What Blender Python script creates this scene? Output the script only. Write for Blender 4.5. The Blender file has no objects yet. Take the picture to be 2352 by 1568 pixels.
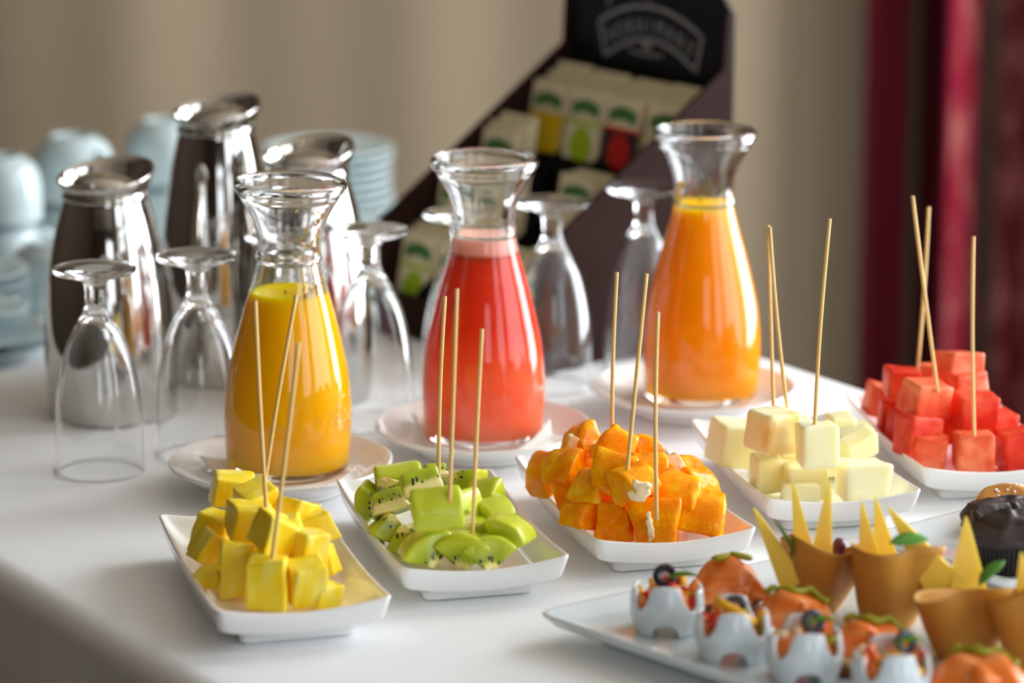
import bpy, bmesh, math, random
from mathutils import Vector, Matrix, Euler, noise

random.seed(7)
SC = bpy.context.scene
COL = SC.collection
PI = math.pi
TZ = 0.75                      # table-top height
R = math.radians

# ------------------------------------------------------------------ camera
CAM_H, PITCH, FPX = 0.76, 13.7, 7500.0
cam_d = bpy.data.cameras.new('camera')
cam = bpy.data.objects.new('camera', cam_d)
COL.objects.link(cam)
cam.location = (0, 0, TZ + CAM_H)
cam.rotation_euler = (R(90 - PITCH), 0, 0)
cam_d.sensor_width = 36
cam_d.lens = FPX / 2352 * 36
cam_d.clip_start = 0.05
cam_d.dof.use_dof = True
cam_d.dof.focus_distance = 2.53
cam_d.dof.aperture_fstop = 3.2
SC.camera = cam

# ------------------------------------------------------------------ view, world, daylight
SC.view_settings.view_transform = 'Standard'
SC.view_settings.look = 'None'
SC.view_settings.gamma = 1.0
SC.view_settings.exposure = 0.50
SC.view_settings.use_curve_mapping = False
SC.cycles.max_bounces = 24
SC.cycles.transmission_bounces = 14
SC.cycles.glossy_bounces = 6
SC.cycles.diffuse_bounces = 12
SC.cycles.sample_clamp_indirect = 30.0
SC.cycles.blur_glossy = 0.0

w = bpy.data.worlds.new('world'); SC.world = w; w.use_nodes = True
w.node_tree.nodes['Background'].inputs[0].default_value = (0.72, 0.82, 1.0, 1)
w.node_tree.nodes['Background'].inputs[1].default_value = 0.25


def window_light(name, loc, rot, sx, sz, power, col=(0.90, 0.95, 1.0)):
    d = bpy.data.lights.new(name, 'AREA'); d.shape = 'RECTANGLE'
    d.size = sx; d.size_y = sz; d.energy = power; d.color = col
    o = bpy.data.objects.new(name, d); COL.objects.link(o)
    o.location = loc; o.rotation_euler = rot
    return o


XR, XL, YB, YF, ZC = 1.75, -2.6, 4.85, -2.6, 2.9
WINS = [(3.85, 1.7), (1.95, 1.5), (0.1, 1.5)]          # centre Y, width of the windows in the right wall
WZ0, WZ1 = 0.45, 2.70
WP = [102, 28, 21]
for i, (wy, ww) in enumerate(WINS):
    window_light('daylight', (XR + 0.13, wy, (WZ0 + WZ1) / 2), (0, R(90), 0), WZ1 - WZ0 - 0.1, ww - 0.1, WP[i])
# unseen fill light added in an opening behind the camera, brightens the fronts
window_light('daylight', (0.85, YF - 0.13, 1.65), (R(90), 0, 0), 1.2, 1.6, 11)


# ------------------------------------------------------------------ helpers
def srgb(r, g, b):
    def c(v):
        v = v / 255
        return v / 12.92 if v <= 0.04045 else ((v + 0.055) / 1.055) ** 2.4
    return (c(r), c(g), c(b), 1)


def ray(px, py):
    c, s = math.cos(R(PITCH)), math.sin(R(PITCH))
    u = (px - 1176) / FPX; v = (784 - py) / FPX
    return Vector((u, c + v * s, -s + v * c))


def at(px, py, z=0.0):
    """the point at height z above the table top that lies on this line of sight"""
    d = ray(px, py); t = (z - CAM_H) / d.z
    return Vector((d.x * t, d.y * t, z + TZ))


def atY(px, py, Y):
    d = ray(px, py); t = Y / d.y
    return Vector((d.x * t, Y, CAM_H + TZ + d.z * t))


MATS = {}


def mat(name, col, rough=0.5, metal=0.0, sss=0.0, srad=(1, .5, .3), sscale=0.006, coat=0.0, trans=0.0, ior=1.45,
        var=0.08, vscale=30.0, bump=0.0, bscale=80.0, sheen=0.0, spec=0.5):
    if name in MATS: return MATS[name]
    m = bpy.data.materials.new(name); m.use_nodes = True
    nt = m.node_tree; p = nt.nodes['Principled BSDF']
    p.inputs['Roughness'].default_value = rough
    p.inputs['Metallic'].default_value = metal
    p.inputs['IOR'].default_value = ior
    p.inputs['Specular IOR Level'].default_value = spec
    p.inputs['Transmission Weight'].default_value = trans
    p.inputs['Coat Weight'].default_value = coat
    p.inputs['Coat Roughness'].default_value = 0.06
    p.inputs['Sheen Weight'].default_value = sheen
    if sss:
        p.inputs['Subsurface Weight'].default_value = sss
        p.inputs['Subsurface Radius'].default_value = srad
        p.inputs['Subsurface Scale'].default_value = sscale
    tc = nt.nodes.new('ShaderNodeTexCoord')
    if var > 0:
        n = nt.nodes.new('ShaderNodeTexNoise'); n.inputs['Scale'].default_value = vscale; n.inputs['Detail'].default_value = 4
        mx = nt.nodes.new('ShaderNodeMix'); mx.data_type = 'RGBA'
        mx.inputs[6].default_value = tuple(max(0, c * (1 - var)) for c in col[:3]) + (1,)
        mx.inputs[7].default_value = tuple(min(1, c * (1 + var)) for c in col[:3]) + (1,)
        nt.links.new(tc.outputs['Object'], n.inputs['Vector'])
        nt.links.new(n.outputs['Fac'], mx.inputs[0])
        nt.links.new(mx.outputs[2], p.inputs['Base Color'])
    else:
        p.inputs['Base Color'].default_value = col
    if bump > 0:
        n2 = nt.nodes.new('ShaderNodeTexNoise'); n2.inputs['Scale'].default_value = bscale; n2.inputs['Detail'].default_value = 3
        b = nt.nodes.new('ShaderNodeBump'); b.inputs['Strength'].default_value = bump; b.inputs['Distance'].default_value = 0.001
        nt.links.new(tc.outputs['Object'], n2.inputs['Vector'])
        nt.links.new(n2.outputs['Fac'], b.inputs['Height'])
        nt.links.new(b.outputs['Normal'], p.inputs['Normal'])
    MATS[name] = m
    return m


def ramp(nt, stops, interp='LINEAR'):
    r = nt.nodes.new('ShaderNodeValToRGB'); cr = r.color_ramp; cr.interpolation = interp
    while len(cr.elements) < len(stops): cr.elements.new(0.5)
    for e, (p, c) in zip(cr.elements, stops): e.position = p; e.color = c
    return r


def mesh(name, verts, faces, smooth=True):
    me = bpy.data.meshes.new(name); me.from_pydata([tuple(v) for v in verts], [], faces); me.update()
    if smooth: me.shade_smooth()
    return me


def obj(name, me, m=None, parent=None, loc=None, rot=None):
    o = bpy.data.objects.new(name, me)
    COL.objects.link(o)
    if m is not None and not me.materials: me.materials.append(m)
    if parent is not None: o.parent = parent
    if loc is not None: o.location = loc
    if rot is not None: o.rotation_euler = rot
    return o


def tag(o, label, cat, group=None, kind=None):
    o['label'] = label; o['category'] = cat
    if group: o['group'] = group
    if kind: o['kind'] = kind
    return o


def empty(name, loc, label, cat, group=None, rot=(0, 0, 0)):
    o = bpy.data.objects.new(name, None); o.empty_display_size = 0.02
    COL.objects.link(o); o.location = loc; o.rotation_euler = rot
    return tag(o, label, cat, group)


def struct(name, me, m, **k):
    o = obj(name, me, m, **k); o['kind'] = 'structure'
    return o


def lathe(prof, seg=64, fn=None):
    """prof: (r,z) list; r==0 makes a pole. fn(r,z,phi,i)->(r,z) can bend it"""
    V, F, rings = [], [], []
    for i, (r, z) in enumerate(prof):
        if r < 1e-7:
            rings.append([len(V)]); V.append((0, 0, z))
        else:
            ring = []
            for k in range(seg):
                a = 2 * PI * k / seg
                rr, zz = (r, z) if fn is None else fn(r, z, a, i)
                ring.append(len(V)); V.append((rr * math.cos(a), rr * math.sin(a), zz))
            rings.append(ring)
    for a, b in zip(rings[:-1], rings[1:]):
        for k in range(seg):
            k2 = (k + 1) % seg
            if len(a) == 1 and len(b) == 1: continue
            if len(a) == 1: F.append((a[0], b[k2], b[k]))
            elif len(b) == 1: F.append((a[k], a[k2], b[0]))
            else: F.append((a[k], a[k2], b[k2], b[k]))
    return V, F


def lathe_mesh(name, prof, seg=64, fn=None, smooth=True):
    V, F = lathe(prof, seg, fn)
    me = mesh(name, V, F, smooth)
    bm = bmesh.new(); bm.from_mesh(me); bmesh.ops.recalc_face_normals(bm, faces=bm.faces); bm.to_mesh(me); bm.free()
    return me


def sub_prof(pts, n=4):
    """Catmull-Rom smoothing of a profile"""
    out = []
    for i in range(len(pts) - 1):
        p0 = pts[max(0, i - 1)]; p1 = pts[i]; p2 = pts[i + 1]; p3 = pts[min(len(pts) - 1, i + 2)]
        for k in range(n):
            t = k / n
            q = []
            for a in range(2):
                q.append(0.5 * (2 * p1[a] + (p2[a] - p0[a]) * t + (2 * p0[a] - 5 * p1[a] + 4 * p2[a] - p3[a]) * t * t + (-p0[a] + 3 * p1[a] - 3 * p2[a] + p3[a]) * t ** 3))
            out.append((max(0.0, q[0]), q[1]))
    out.append(pts[-1])
    return out


def box(x0, x1, y0, y1, z0, z1):
    V = [(x, y, z) for z in (z0, z1) for y in (y0, y1) for x in (x0, x1)]
    F = [(0, 2, 3, 1), (4, 5, 7, 6), (0, 1, 5, 4), (2, 6, 7, 3), (0, 4, 6, 2), (1, 3, 7, 5)]
    return V, F


def joinvf(*parts):
    V, F = [], []
    for v, f in parts:
        n = len(V); V += list(v); F += [tuple(i + n for i in q) for q in f]
    return V, F


def tube(pts, rad, seg=10, closed=False):
    V, F = [], []
    n = len(pts); P = [Vector(p) for p in pts]
    up = Vector((0, 0, 1))
    for i in range(n):
        if closed: t = P[(i + 1) % n] - P[i - 1]
        else: t = P[min(n - 1, i + 1)] - P[max(0, i - 1)]
        t.normalize()
        a = t.cross(up)
        if a.length < 1e-3: a = t.cross(Vector((1, 0, 0)))
        a.normalize(); b = t.cross(a).normalized()
        r = rad[i] if isinstance(rad, (list, tuple)) else rad
        for k in range(seg):
            th = 2 * PI * k / seg
            V.append(P[i] + a * (r * math.cos(th)) + b * (r * math.sin(th)))
    for i in range(n if closed else n - 1):
        j = (i + 1) % n
        for k in range(seg):
            k2 = (k + 1) % seg
            F.append((i * seg + k, i * seg + k2, j * seg + k2, j * seg + k))
    if not closed:
        F.append(tuple(range(seg))[::-1]); F.append(tuple((n - 1) * seg + k for k in range(seg)))
    return V, F


def fixn(me):
    bm = bmesh.new(); bm.from_mesh(me); bmesh.ops.recalc_face_normals(bm, faces=bm.faces); bm.to_mesh(me); bm.free()
    return me


def unit_cube(n):
    """cube surface grid in [-1,1]^3, welded"""
    bm = bmesh.new(); bmesh.ops.create_cube(bm, size=2)
    bmesh.ops.subdivide_edges(bm, edges=bm.edges, cuts=n, use_grid_fill=True)
    V = [v.co.copy() for v in bm.verts]; F = [tuple(v.index for v in f.verts) for f in bm.faces]
    bm.free(); return V, F


UC = unit_cube(9)
UCS = unit_cube(5)


def round_unit(p, r):
    """rounds the unit cube's edges; r in 0..1. Spreads grid lines towards the edges first."""
    q = Vector([math.copysign(abs(c) ** 0.72, c) for c in p])
    k = 1 - r
    inner = Vector([max(-k, min(k, c)) for c in q])
    d = q - inner
    if d.length > 1e-9:
        cheb = max(abs(c) for c in d)
        d = d * (cheb / d.length)
    return inner + d


def chunk_mesh(name, w_, d_, h_, seed, rnd=0.22, jit=0.12, amp=0.0007, nsc=70, U=None):
    rg = random.Random(seed)
    U = U or UC
    cor = {}
    for sx in (-1, 1):
        for sy in (-1, 1):
            for sz in (-1, 1):
                cor[(sx, sy, sz)] = Vector([s * (1 - rg.uniform(0, 2 * jit)) for s in (sx, sy, sz)])
    V = []
    off = Vector((seed * 3.1, seed * 1.7, seed * .9))
    for p in U[0]:
        q = round_unit(p, rnd)
        a, b, c = [(t + 1) / 2 for t in q]
        s = Vector((0, 0, 0))
        for (sx, sy, sz), cv in cor.items():
            wgt = (a if sx > 0 else 1 - a) * (b if sy > 0 else 1 - b) * (c if sz > 0 else 1 - c)
            s += cv * wgt
        s = Vector((s.x * w_ / 2, s.y * d_ / 2, s.z * h_ / 2))
        nv = noise.noise_vector(s * nsc + off) * amp + noise.noise_vector(s * nsc * 3.5 + off) * amp * 0.35
        V.append(s + nv)
    return fixn(mesh(name, V, U[1]))


def sector_mesh(name, Rr, ang, thick, seed, rin=0.1, amp=0.0006, rnd=0.2, nsc=80, attr='kc', U=None):
    """a piece cut from a disc: angle ang about +X, axis Z; the position in the uncut fruit goes in the attribute"""
    U = U or UC
    rg = random.Random(seed); off = Vector((seed * 2.3, seed, seed * .4))
    cut = rg.uniform(-0.25, 0.25)
    V, A = [], []
    for p in U[0]:
        q = round_unit(p, rnd)
        a = q.x * ang / 2; rr = Rr * (rin + (1 - rin) * (q.y + 1) / 2); z = q.z * thick / 2 * (1 + cut * q.x)
        v = Vector((rr * math.cos(a), rr * math.sin(a), z))
        v += noise.noise_vector(v * nsc + off) * amp
        A.append((rr * math.cos(a + seed), rr * math.sin(a + seed), z + seed * 0.37)); V.append(v)
    c = sum(V, Vector()) / len(V)
    me = fixn(mesh(name, [v - c for v in V], U[1]))
    at_ = me.attributes.new(attr, 'FLOAT_VECTOR', 'POINT')
    for i, a in enumerate(A): at_.data[i].vector = a
    return me


def frame_rot(axis, out):
    """rotation with local Z along axis, local X along out"""
    z = Vector(axis).normalized(); x = Vector(out); x = (x - z * x.dot(z)).normalized(); y = z.cross(x)
    return Matrix((x, y, z)).transposed().to_euler()


# ------------------------------------------------------------------ room materials
m_wall = mat('wall_plaster', srgb(150, 130, 104), 0.9, var=0.05, vscale=3)
m_dark = mat('wall_brown_panelling', srgb(62, 46, 32), 0.7, var=0.15, vscale=2)
m_ceil = mat('ceiling_paint', srgb(190, 178, 160), 0.9, var=0.04, vscale=2)
m_floor = mat('carpet_brown', srgb(82, 60, 40), 0.95, var=0.2, vscale=40, bump=0.3)
m_trim = mat('window_frame_paint', srgb(225, 222, 215), 0.4, var=0.02)


def wall_with_windows():
    parts = []
    y = YF
    wins = sorted([(c - w_ / 2, c + w_ / 2) for c, w_ in WINS])
    for a, b in wins:
        parts.append(box(XR, XR + 0.1, y, a, 0, ZC))
        parts.append(box(XR, XR + 0.1, a, b, 0, WZ0)); parts.append(box(XR, XR + 0.1, a, b, WZ1, ZC))
        y = b
    parts.append(box(XR, XR + 0.1, y, YB + 0.1, 0, ZC))
    return joinvf(*parts)


struct('wall_right', mesh('wall_right', *wall_with_windows(), smooth=False), m_wall)
for i, (wy, ww) in enumerate(WINS):
    pr = []
    for yy in (wy - ww / 2, wy + ww / 2 - 0.05): pr.append(box(XR + 0.02, XR + 0.08, yy, yy + 0.05, WZ0, WZ1))
    for zz in (WZ0, 1.72, WZ1 - 0.05): pr.append(box(XR + 0.02, XR + 0.08, wy - ww / 2, wy + ww / 2, zz, zz + 0.05))
    struct('window_%d' % (i + 1), mesh('window', *joinvf(*pr), smooth=False), m_trim)
struct('wall_back', mesh('wall_back', *box(XL - .1, XR + .1, YB, YB + 0.1, 0, ZC), smooth=False), m_wall)
struct('wall_left', mesh('wall_left', *box(XL - .1, XL, YF, YB, 0, ZC), smooth=False), m_dark)
fv = joinvf(box(XL - .1, .25, YF - .1, YF, 0, ZC), box(1.45, XR + .1, YF - .1, YF, 0, ZC),
            box(.25, 1.45, YF - .1, YF, 0, .85), box(.25, 1.45, YF - .1, YF, 2.45, ZC))
struct('wall_front', mesh('wall_front', *fv, smooth=False), m_dark)
struct('floor', mesh('floor', *box(XL - .1, XR + .1, YF - .1, YB + .1, -0.1, 0), smooth=False), m_floor)
struct('ceiling', mesh('ceiling', *box(XL - .1, XR + .1, YF - .1, YB + .1, ZC, ZC + 0.1), smooth=False), m_ceil)
struct('baseboard_back', mesh('baseboard', *box(XL, XR, YB - 0.015, YB, 0, 0.09), smooth=False), m_trim)

# small warm ceiling lamps behind the camera (they glint in the steel jugs)
m_lamp = bpy.data.materials.new('warm_bulb'); m_lamp.use_nodes = True
_p = m_lamp.node_tree.nodes['Principled BSDF']
_p.inputs['Base Color'].default_value = (1, .8, .5, 1)
_p.inputs['Emission Color'].default_value = (1, .66, .3, 1); _p.inputs['Emission Strength'].default_value = 26
m_brass = mat('brass_ring', srgb(180, 150, 90), 0.3, 1.0, var=0.03)
bulb = lathe_mesh('bulb', [(0, -.02), (.025, -.016), (.034, 0), (0, 0)], 20)
cup_ = lathe_mesh('lamp_ring', [(.034, 0), (.034, -.008), (.05, -.004), (.052, .02), (0, .02)], 20)
for i, (x, y) in enumerate([(-1.9, .2), (-1.1, .2), (-.3, .2), (-1.9, -1.2), (-1.1, -1.2), (-.3, -1.2), (.6, -1.2), (.6, .2)]):
    e = empty('ceiling_spotlight', (x, y, ZC - .02), 'small round brass ceiling spotlight glowing warm', 'ceiling light', 'ceiling spotlights')
    obj('lamp_ring', cup_, m_brass, e); obj('bulb', bulb, m_lamp, e)


# ------------------------------------------------------------------ curtains
def fabric(name, bands, rough=0.85, flecks=None, sheen=0.2):
    """bands: colour stops across the cloth (x of the UV-like attribute 'cl')"""
    m = bpy.data.materials.new(name); m.use_nodes = True; nt = m.node_tree; p = nt.nodes['Principled BSDF']
    p.inputs['Roughness'].default_value = rough; p.inputs['Sheen Weight'].default_value = sheen; p.inputs['Specular IOR Level'].default_value = .06
    at_ = nt.nodes.new('ShaderNodeAttribute'); at_.attribute_name = 'cl'
    sp = nt.nodes.new('ShaderNodeSeparateXYZ'); nt.links.new(at_.outputs['Vector'], sp.inputs[0])
    r = ramp(nt, bands); nt.links.new(sp.outputs[0], r.inputs[0])
    out = r.outputs[0]
    if flecks:
        mp = nt.nodes.new('ShaderNodeMapping'); mp.inputs['Scale'].default_value = (60, 1, 75)
        nt.links.new(at_.outputs['Vector'], mp.inputs[0])
        n = nt.nodes.new('ShaderNodeTexNoise'); n.inputs['Scale'].default_value = 0.45; n.inputs['Detail'].default_value = 2
        nt.links.new(mp.outputs[0], n.inputs[0])
        r2 = ramp(nt, [(0.48, (0, 0, 0, 1)), (0.62, (1, 1, 1, 1))]); nt.links.new(n.outputs[0], r2.inputs[0])
        msk = ramp(nt, flecks[1]); nt.links.new(sp.outputs[0], msk.inputs[0])
        ml = nt.nodes.new('ShaderNodeMath'); ml.operation = 'MULTIPLY'
        nt.links.new(r2.outputs[0], ml.inputs[0]); nt.links.new(msk.outputs[0], ml.inputs[1])
        mx = nt.nodes.new('ShaderNodeMix'); mx.data_type = 'RGBA'; mx.inputs[7].default_value = flecks[0]
        nt.links.new(ml.outputs[0], mx.inputs[0]); nt.links.new(out, mx.inputs[6]); out = mx.outputs[2]
    nt.links.new(out, p.inputs['Base Color'])
    return m


def curtain_mesh(x0, x1, y, z0, z1, foldf, nx=400, nz=12, thick=0.003):
    V, F, A = [], [], []
    for s in (0, 1):
        for i in range(nx + 1):
            u = i / nx; x = x0 + (x1 - x0) * u
            for j in range(nz + 1):
                v = j / nz; z = z0 + (z1 - z0) * v
                V.append((x, y + foldf(x, z) + s * thick, z)); A.append((u, 0, v))
    n = (nx + 1) * (nz + 1)
    for i in range(nx):
        for j in range(nz):
            a = i * (nz + 1) + j; b = a + nz + 1
            F.append((a, b, b + 1, a + 1)); F.append((n + a, n + a + 1, n + b + 1, n + b))
    for j in range(nz):
        F.append((j, j + 1, n + j + 1, n + j)); a = nx * (nz + 1) + j; F.append((a, n + a, n + a + 1, a + 1))
    for i in range(nx):
        a = i * (nz + 1); b = a + nz + 1; F.append((a, n + a, n + b, b)); F.append((a + nz, b + nz, n + b + nz, n + a + nz))
    me = mesh('curtain', V, F)
    at_ = me.attributes.new('cl', 'FLOAT_VECTOR', 'POINT')
    for k, a in enumerate(A): at_.data[k].vector = a
    return me


def beige_fold(x, z):
    return 0.008 * math.sin(x * 15.5 + 0.9 + 0.15 * math.sin(z * 2)) + 0.003 * math.sin(x * 31 + 2.2) + 0.022 * math.sin(x * 4.6 + 2.4)


m_beige = fabric('beige_curtain_cloth', [(0, srgb(138, 123, 101)), (1, srgb(146, 131, 109))], sheen=0.0)
c1 = obj('curtain', curtain_mesh(-1.9, 0.54, 4.62, 0.03, 2.75, beige_fold), m_beige)
tag(c1, 'plain beige floor-length curtain with soft vertical folds behind the table', 'curtain')


def red_fold(x, z):
    return 0.026 * math.sin((x - .5) * 42 + 0.3) + 0.01 * math.sin(x * 90 + z)


rb = [(0, srgb(58, 8, 16)), (.112, srgb(64, 9, 18)), (.119, srgb(58, 52, 42)), (.134, srgb(58, 52, 42)), (.141, srgb(48, 7, 14)), (.188, srgb(54, 8, 16)),
      (.206, srgb(98, 15, 30)), (.272, srgb(92, 14, 28)), (.290, srgb(38, 24, 19)), (.340, srgb(46, 32, 25)), (.358, srgb(86, 30, 32)), (1, srgb(90, 40, 38))]
m_red = fabric('crimson_striped_cloth', rb, flecks=(srgb(132, 80, 74), [(.0, (0, 0, 0, 1)), (.20, (0, 0, 0, 1)), (.215, (.6, .6, .6, 1)), (.265, (.5, .5, .5, 1)), (.285, (0, 0, 0, 1)), (.34, (.1, .1, .1, 1)), (.36, (.9, .9, .9, 1)), (1, (.9, .9, .9, 1))]), sheen=0.0)
c2 = obj('curtain', curtain_mesh(0.492, 1.05, 4.50, 0.03, 2.75, red_fold, nx=260), m_red)
tag(c2, 'dark crimson curtain with brown and flecked vertical stripes', 'curtain')

# ------------------------------------------------------------------ table and cloth
DIR = Vector((0.56, -0.8285)).normalized(); NRM = Vector((0.8285, 0.56)).normalized()
N0, N1, T0, T1 = 1.005, 1.924, -3.50, -0.75
TANG = math.atan2(DIR.y, DIR.x)


def tp(t, n, z):
    return (DIR.x * t + NRM.x * n, DIR.y * t + NRM.y * n, z)


m_cloth = mat('white_linen', srgb(236, 238, 240), 0.8, var=0.015, vscale=8, bump=0.12, bscale=900, sheen=0.1)
m_wood = mat('table_wood', srgb(120, 88, 56), 0.5, var=0.15, vscale=12)


def cloth():
    rad = 0.022
    prof = []                       # (outward offset, z) from the flat top to the hem
    for k in range(7):
        a = k / 6 * PI / 2
        prof.append((rad * math.sin(a), -rad + rad * math.cos(a)))
    for z in (-.06, -.12, -.2, -.32, -.45, -.58, -.70): prof.append((rad + 0.002, z))
    V, F = [], []
    nt_, nn_ = 150, 60
    idx = {}
    inset = rad
    for i in range(nt_ + 1):
        for j in range(nn_ + 1):
            t = T0 + inset + (T1 - T0 - 2 * inset) * i / nt_; n = N0 + inset + (N1 - N0 - 2 * inset) * j / nn_
            p = Vector(tp(t, n, 0))
            z = 0.0
            e = min((n - N0 - inset) / 0.12, 1) * min((N1 - inset - n) / 0.1, 1)
            cr = math.exp(-((n - 1.33) / 0.004) ** 2) + math.exp(-((t + 2.05) / 0.004) ** 2)      # ironed fold lines
            z = (0.0009 * noise.noise(p * 7) + 0.0002 * noise.noise(p * 30) - .0004) * e + 0.0004 * cr * e
            idx[(i, j)] = len(V); V.append((p.x, p.y, z))
    for i in range(nt_):
        for j in range(nn_):
            F.append((idx[i, j], idx[i, j + 1], idx[i + 1, j + 1], idx[i + 1, j]))
    ring = [(i, 0) for i in range(nt_)] + [(nt_, j) for j in range(nn_)] + [(i, nn_) for i in range(nt_, 0, -1)] + [(0, j) for j in range(nn_, 0, -1)]
    base = [idx[q] for q in ring]
    prev = base; L = len(ring)
    for k, (o, z) in enumerate(prof[1:]):
        cur = []
        for q, (i, j) in enumerate(ring):
            t = T0 + inset + (T1 - T0 - 2 * inset) * i / nt_; n = N0 + inset + (N1 - N0 - 2 * inset) * j / nn_
            dt = -1 if i == 0 else (1 if i == nt_ else 0); dn = -1 if j == 0 else (1 if j == nn_ else 0)
            l = math.hypot(dt, dn)
            s = q * 0.5
            oo = o + (0.018 * (math.sin(s * 0.55) + .5 * math.sin(s * 1.31 + 1)) + 0.02) * min(1, max(0, -z - 0.03) / 0.3)
            x = tp(t + dt / l * oo, n + dn / l * oo, z); cur.append(len(V)); V.append(x)
        for q in range(L):
            q2 = (q + 1) % L; F.append((prev[q], prev[q2], cur[q2], cur[q]))
        prev = cur
    return fixn(mesh('tablecloth', V, F))


tc = obj('tablecloth', cloth(), m_cloth, loc=(0, 0, TZ))
tag(tc, 'white linen tablecloth spread over the long buffet table', 'tablecloth')
tb = empty('buffet_table', (*tp((T0 + T1) / 2, (N0 + N1) / 2, 0)[:2], 0), 'long wooden buffet table hidden under the white cloth', 'table', rot=(0, 0, TANG))
lt, ln = (T1 - T0) / 2 - .03, (N1 - N0) / 2 - .03
obj('tabletop', mesh('tabletop', *box(-lt, lt, -ln, ln, TZ - .035, TZ - .004), smooth=False), m_wood, tb)
for sx in (-1, 1):
    for sy in (-1, 1):
        x, y = sx * (lt - .08), sy * (ln - .08)
        obj('leg', mesh('leg', *box(x - .03, x + .03, y - .03, y + .03, 0, TZ - .035), smooth=False), m_wood, tb)

# ------------------------------------------------------------------ common materials
m_porc = mat('white_porcelain', srgb(238, 238, 236), 0.12, coat=0.4, var=0.01, spec=0.5)
m_porc2 = mat('grey_white_porcelain', srgb(186, 202, 204), 0.18, coat=0.3, var=0.01)
m_glass = mat('clear_glass', (0.985, 0.995, 0.99, 1), 0.0, trans=1.0, ior=1.5, var=0)
m_thin = mat('goblet_glass', (0.995, 1.0, 0.998, 1), 0.0, trans=1.0, ior=1.48, var=0)
m_steel = mat('polished_steel', (0.60, 0.58, 0.555, 1), 0.07, 1.0, var=0.02, vscale=60)
m_bamboo = mat('bamboo', srgb(228, 190, 120), 0.55, var=0.12, vscale=300)
m_paper = mat('white_paper', srgb(240, 238, 232), 0.8, var=0.01)

# ------------------------------------------------------------------ carafes
CP = [(0.0470, 0.0), (0.0500, 0.0035), (0.0515, 0.012), (0.0525, 0.030), (0.0528, 0.048), (0.0518, 0.066), (0.0494, 0.086),
      (0.0442, 0.110), (0.0378, 0.135), (0.0322, 0.154), (0.0284, 0.168), (0.0264, 0.178)]
CN = [(0.0262, 0.186), (0.0268, 0.199), (0.0302, 0.211), (0.0362, 0.223), (0.0425, 0.2335)]
outer = sub_prof(CP, 4) + [(0.0276, 0.1797), (0.0281, 0.1812), (0.0276, 0.1828)] + sub_prof(CN, 4)
rimo = [(0.0448, 0.2360), (0.0462, 0.2390), (0.0462, 0.2420), (0.0446, 0.2448), (0.0424, 0.2456), (0.0402, 0.2440), (0.0396, 0.2410)]


def inner_r(z):
    """glass inner radius at height z"""
    pts = sorted([(p[1], p[0]) for p in sub_prof(CP + CN, 4)])
    for (z0, r0), (z1, r1) in zip(pts[:-1], pts[1:]):
        if z0 <= z <= z1: return (r0 + (r1 - r0) * (z - z0) / max(1e-9, z1 - z0)) - 0.0020
    return pts[-1][1] - 0.0020


inn = [(inner_r(z), z) for z in [0.233, .228, .222, .216, .210, .204, .198, .191, .184, .178, .172, .166, .158, .150, .142, .134, .126, .116, .106, .096, .086, .076, .066, .056, .046, .034, .022, .014]]
inn += [(0.0470, 0.0095), (0.0440, 0.0075), (0.036, 0.0066), (0.02, 0.0063), (0, 0.0062)]
carafe_prof = [(0, 0.0022), (0.030, 0.0018), (0.040, 0.0003)] + outer + rimo + inn
carafe_me = lathe_mesh('carafe_glass', carafe_prof, 96)


def juice_mat(name, stops, rough=0.25):
    m = bpy.data.materials.new(name); m.use_nodes = True; nt = m.node_tree; p = nt.nodes['Principled BSDF']
    p.inputs['Roughness'].default_value = rough; p.inputs['Specular IOR Level'].default_value = .08
    p.inputs['Subsurface Weight'].default_value = 0.8
    p.inputs['Subsurface Radius'].default_value = (1, .7, .2); p.inputs['Subsurface Scale'].default_value = 0.03
    tc_ = nt.nodes.new('ShaderNodeTexCoord'); sp = nt.nodes.new('ShaderNodeSeparateXYZ'); nt.links.new(tc_.outputs['Object'], sp.inputs[0])
    n = nt.nodes.new('ShaderNodeTexNoise'); n.inputs['Scale'].default_value = 26; n.inputs['Detail'].default_value = 3
    nt.links.new(tc_.outputs['Object'], n.inputs[0])
    a = nt.nodes.new('ShaderNodeMath'); a.operation = 'MULTIPLY_ADD'; a.inputs[1].default_value = 0.016; a.inputs[2].default_value = -0.008
    nt.links.new(n.outputs[0], a.inputs[0])
    b = nt.nodes.new('ShaderNodeMath'); b.operation = 'ADD'; nt.links.new(sp.outputs[2], b.inputs[0]); nt.links.new(a.outputs[0], b.inputs[1])
    d = nt.nodes.new('ShaderNodeMath'); d.operation = 'DIVIDE'; d.inputs[1].default_value = 0.19; nt.links.new(b.outputs[0], d.inputs[0])
    r = ramp(nt, stops); nt.links.new(d.outputs[0], r.inputs[0]); nt.links.new(r.outputs[0], p.inputs['Base Color'])
    return m


m_yel = juice_mat('yellow_juice', [(0, srgb(255, 206, 0)), (1, srgb(255, 212, 0))])
m_pink = juice_mat('pink_juice', [(0, srgb(255, 150, 104)), (.34, srgb(255, 130, 82)), (.54, srgb(238, 78, 36)), (.84, srgb(234, 80, 46)), (1, srgb(242, 110, 80))])
m_oran = juice_mat('orange_juice', [(0, srgb(255, 186, 0)), (.45, srgb(255, 180, 0)), (.8, srgb(255, 186, 0)), (1, srgb(255, 200, 10))])
m_foam = mat('pink_foam', srgb(250, 190, 172), 0.6, sss=0.3, sscale=0.004, var=0.06, vscale=200)
m_pulp = mat('juice_pulp', srgb(250, 205, 60), 0.2, sss=0.3, sscale=0.002, trans=0.45, var=0.1, vscale=400)


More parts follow.
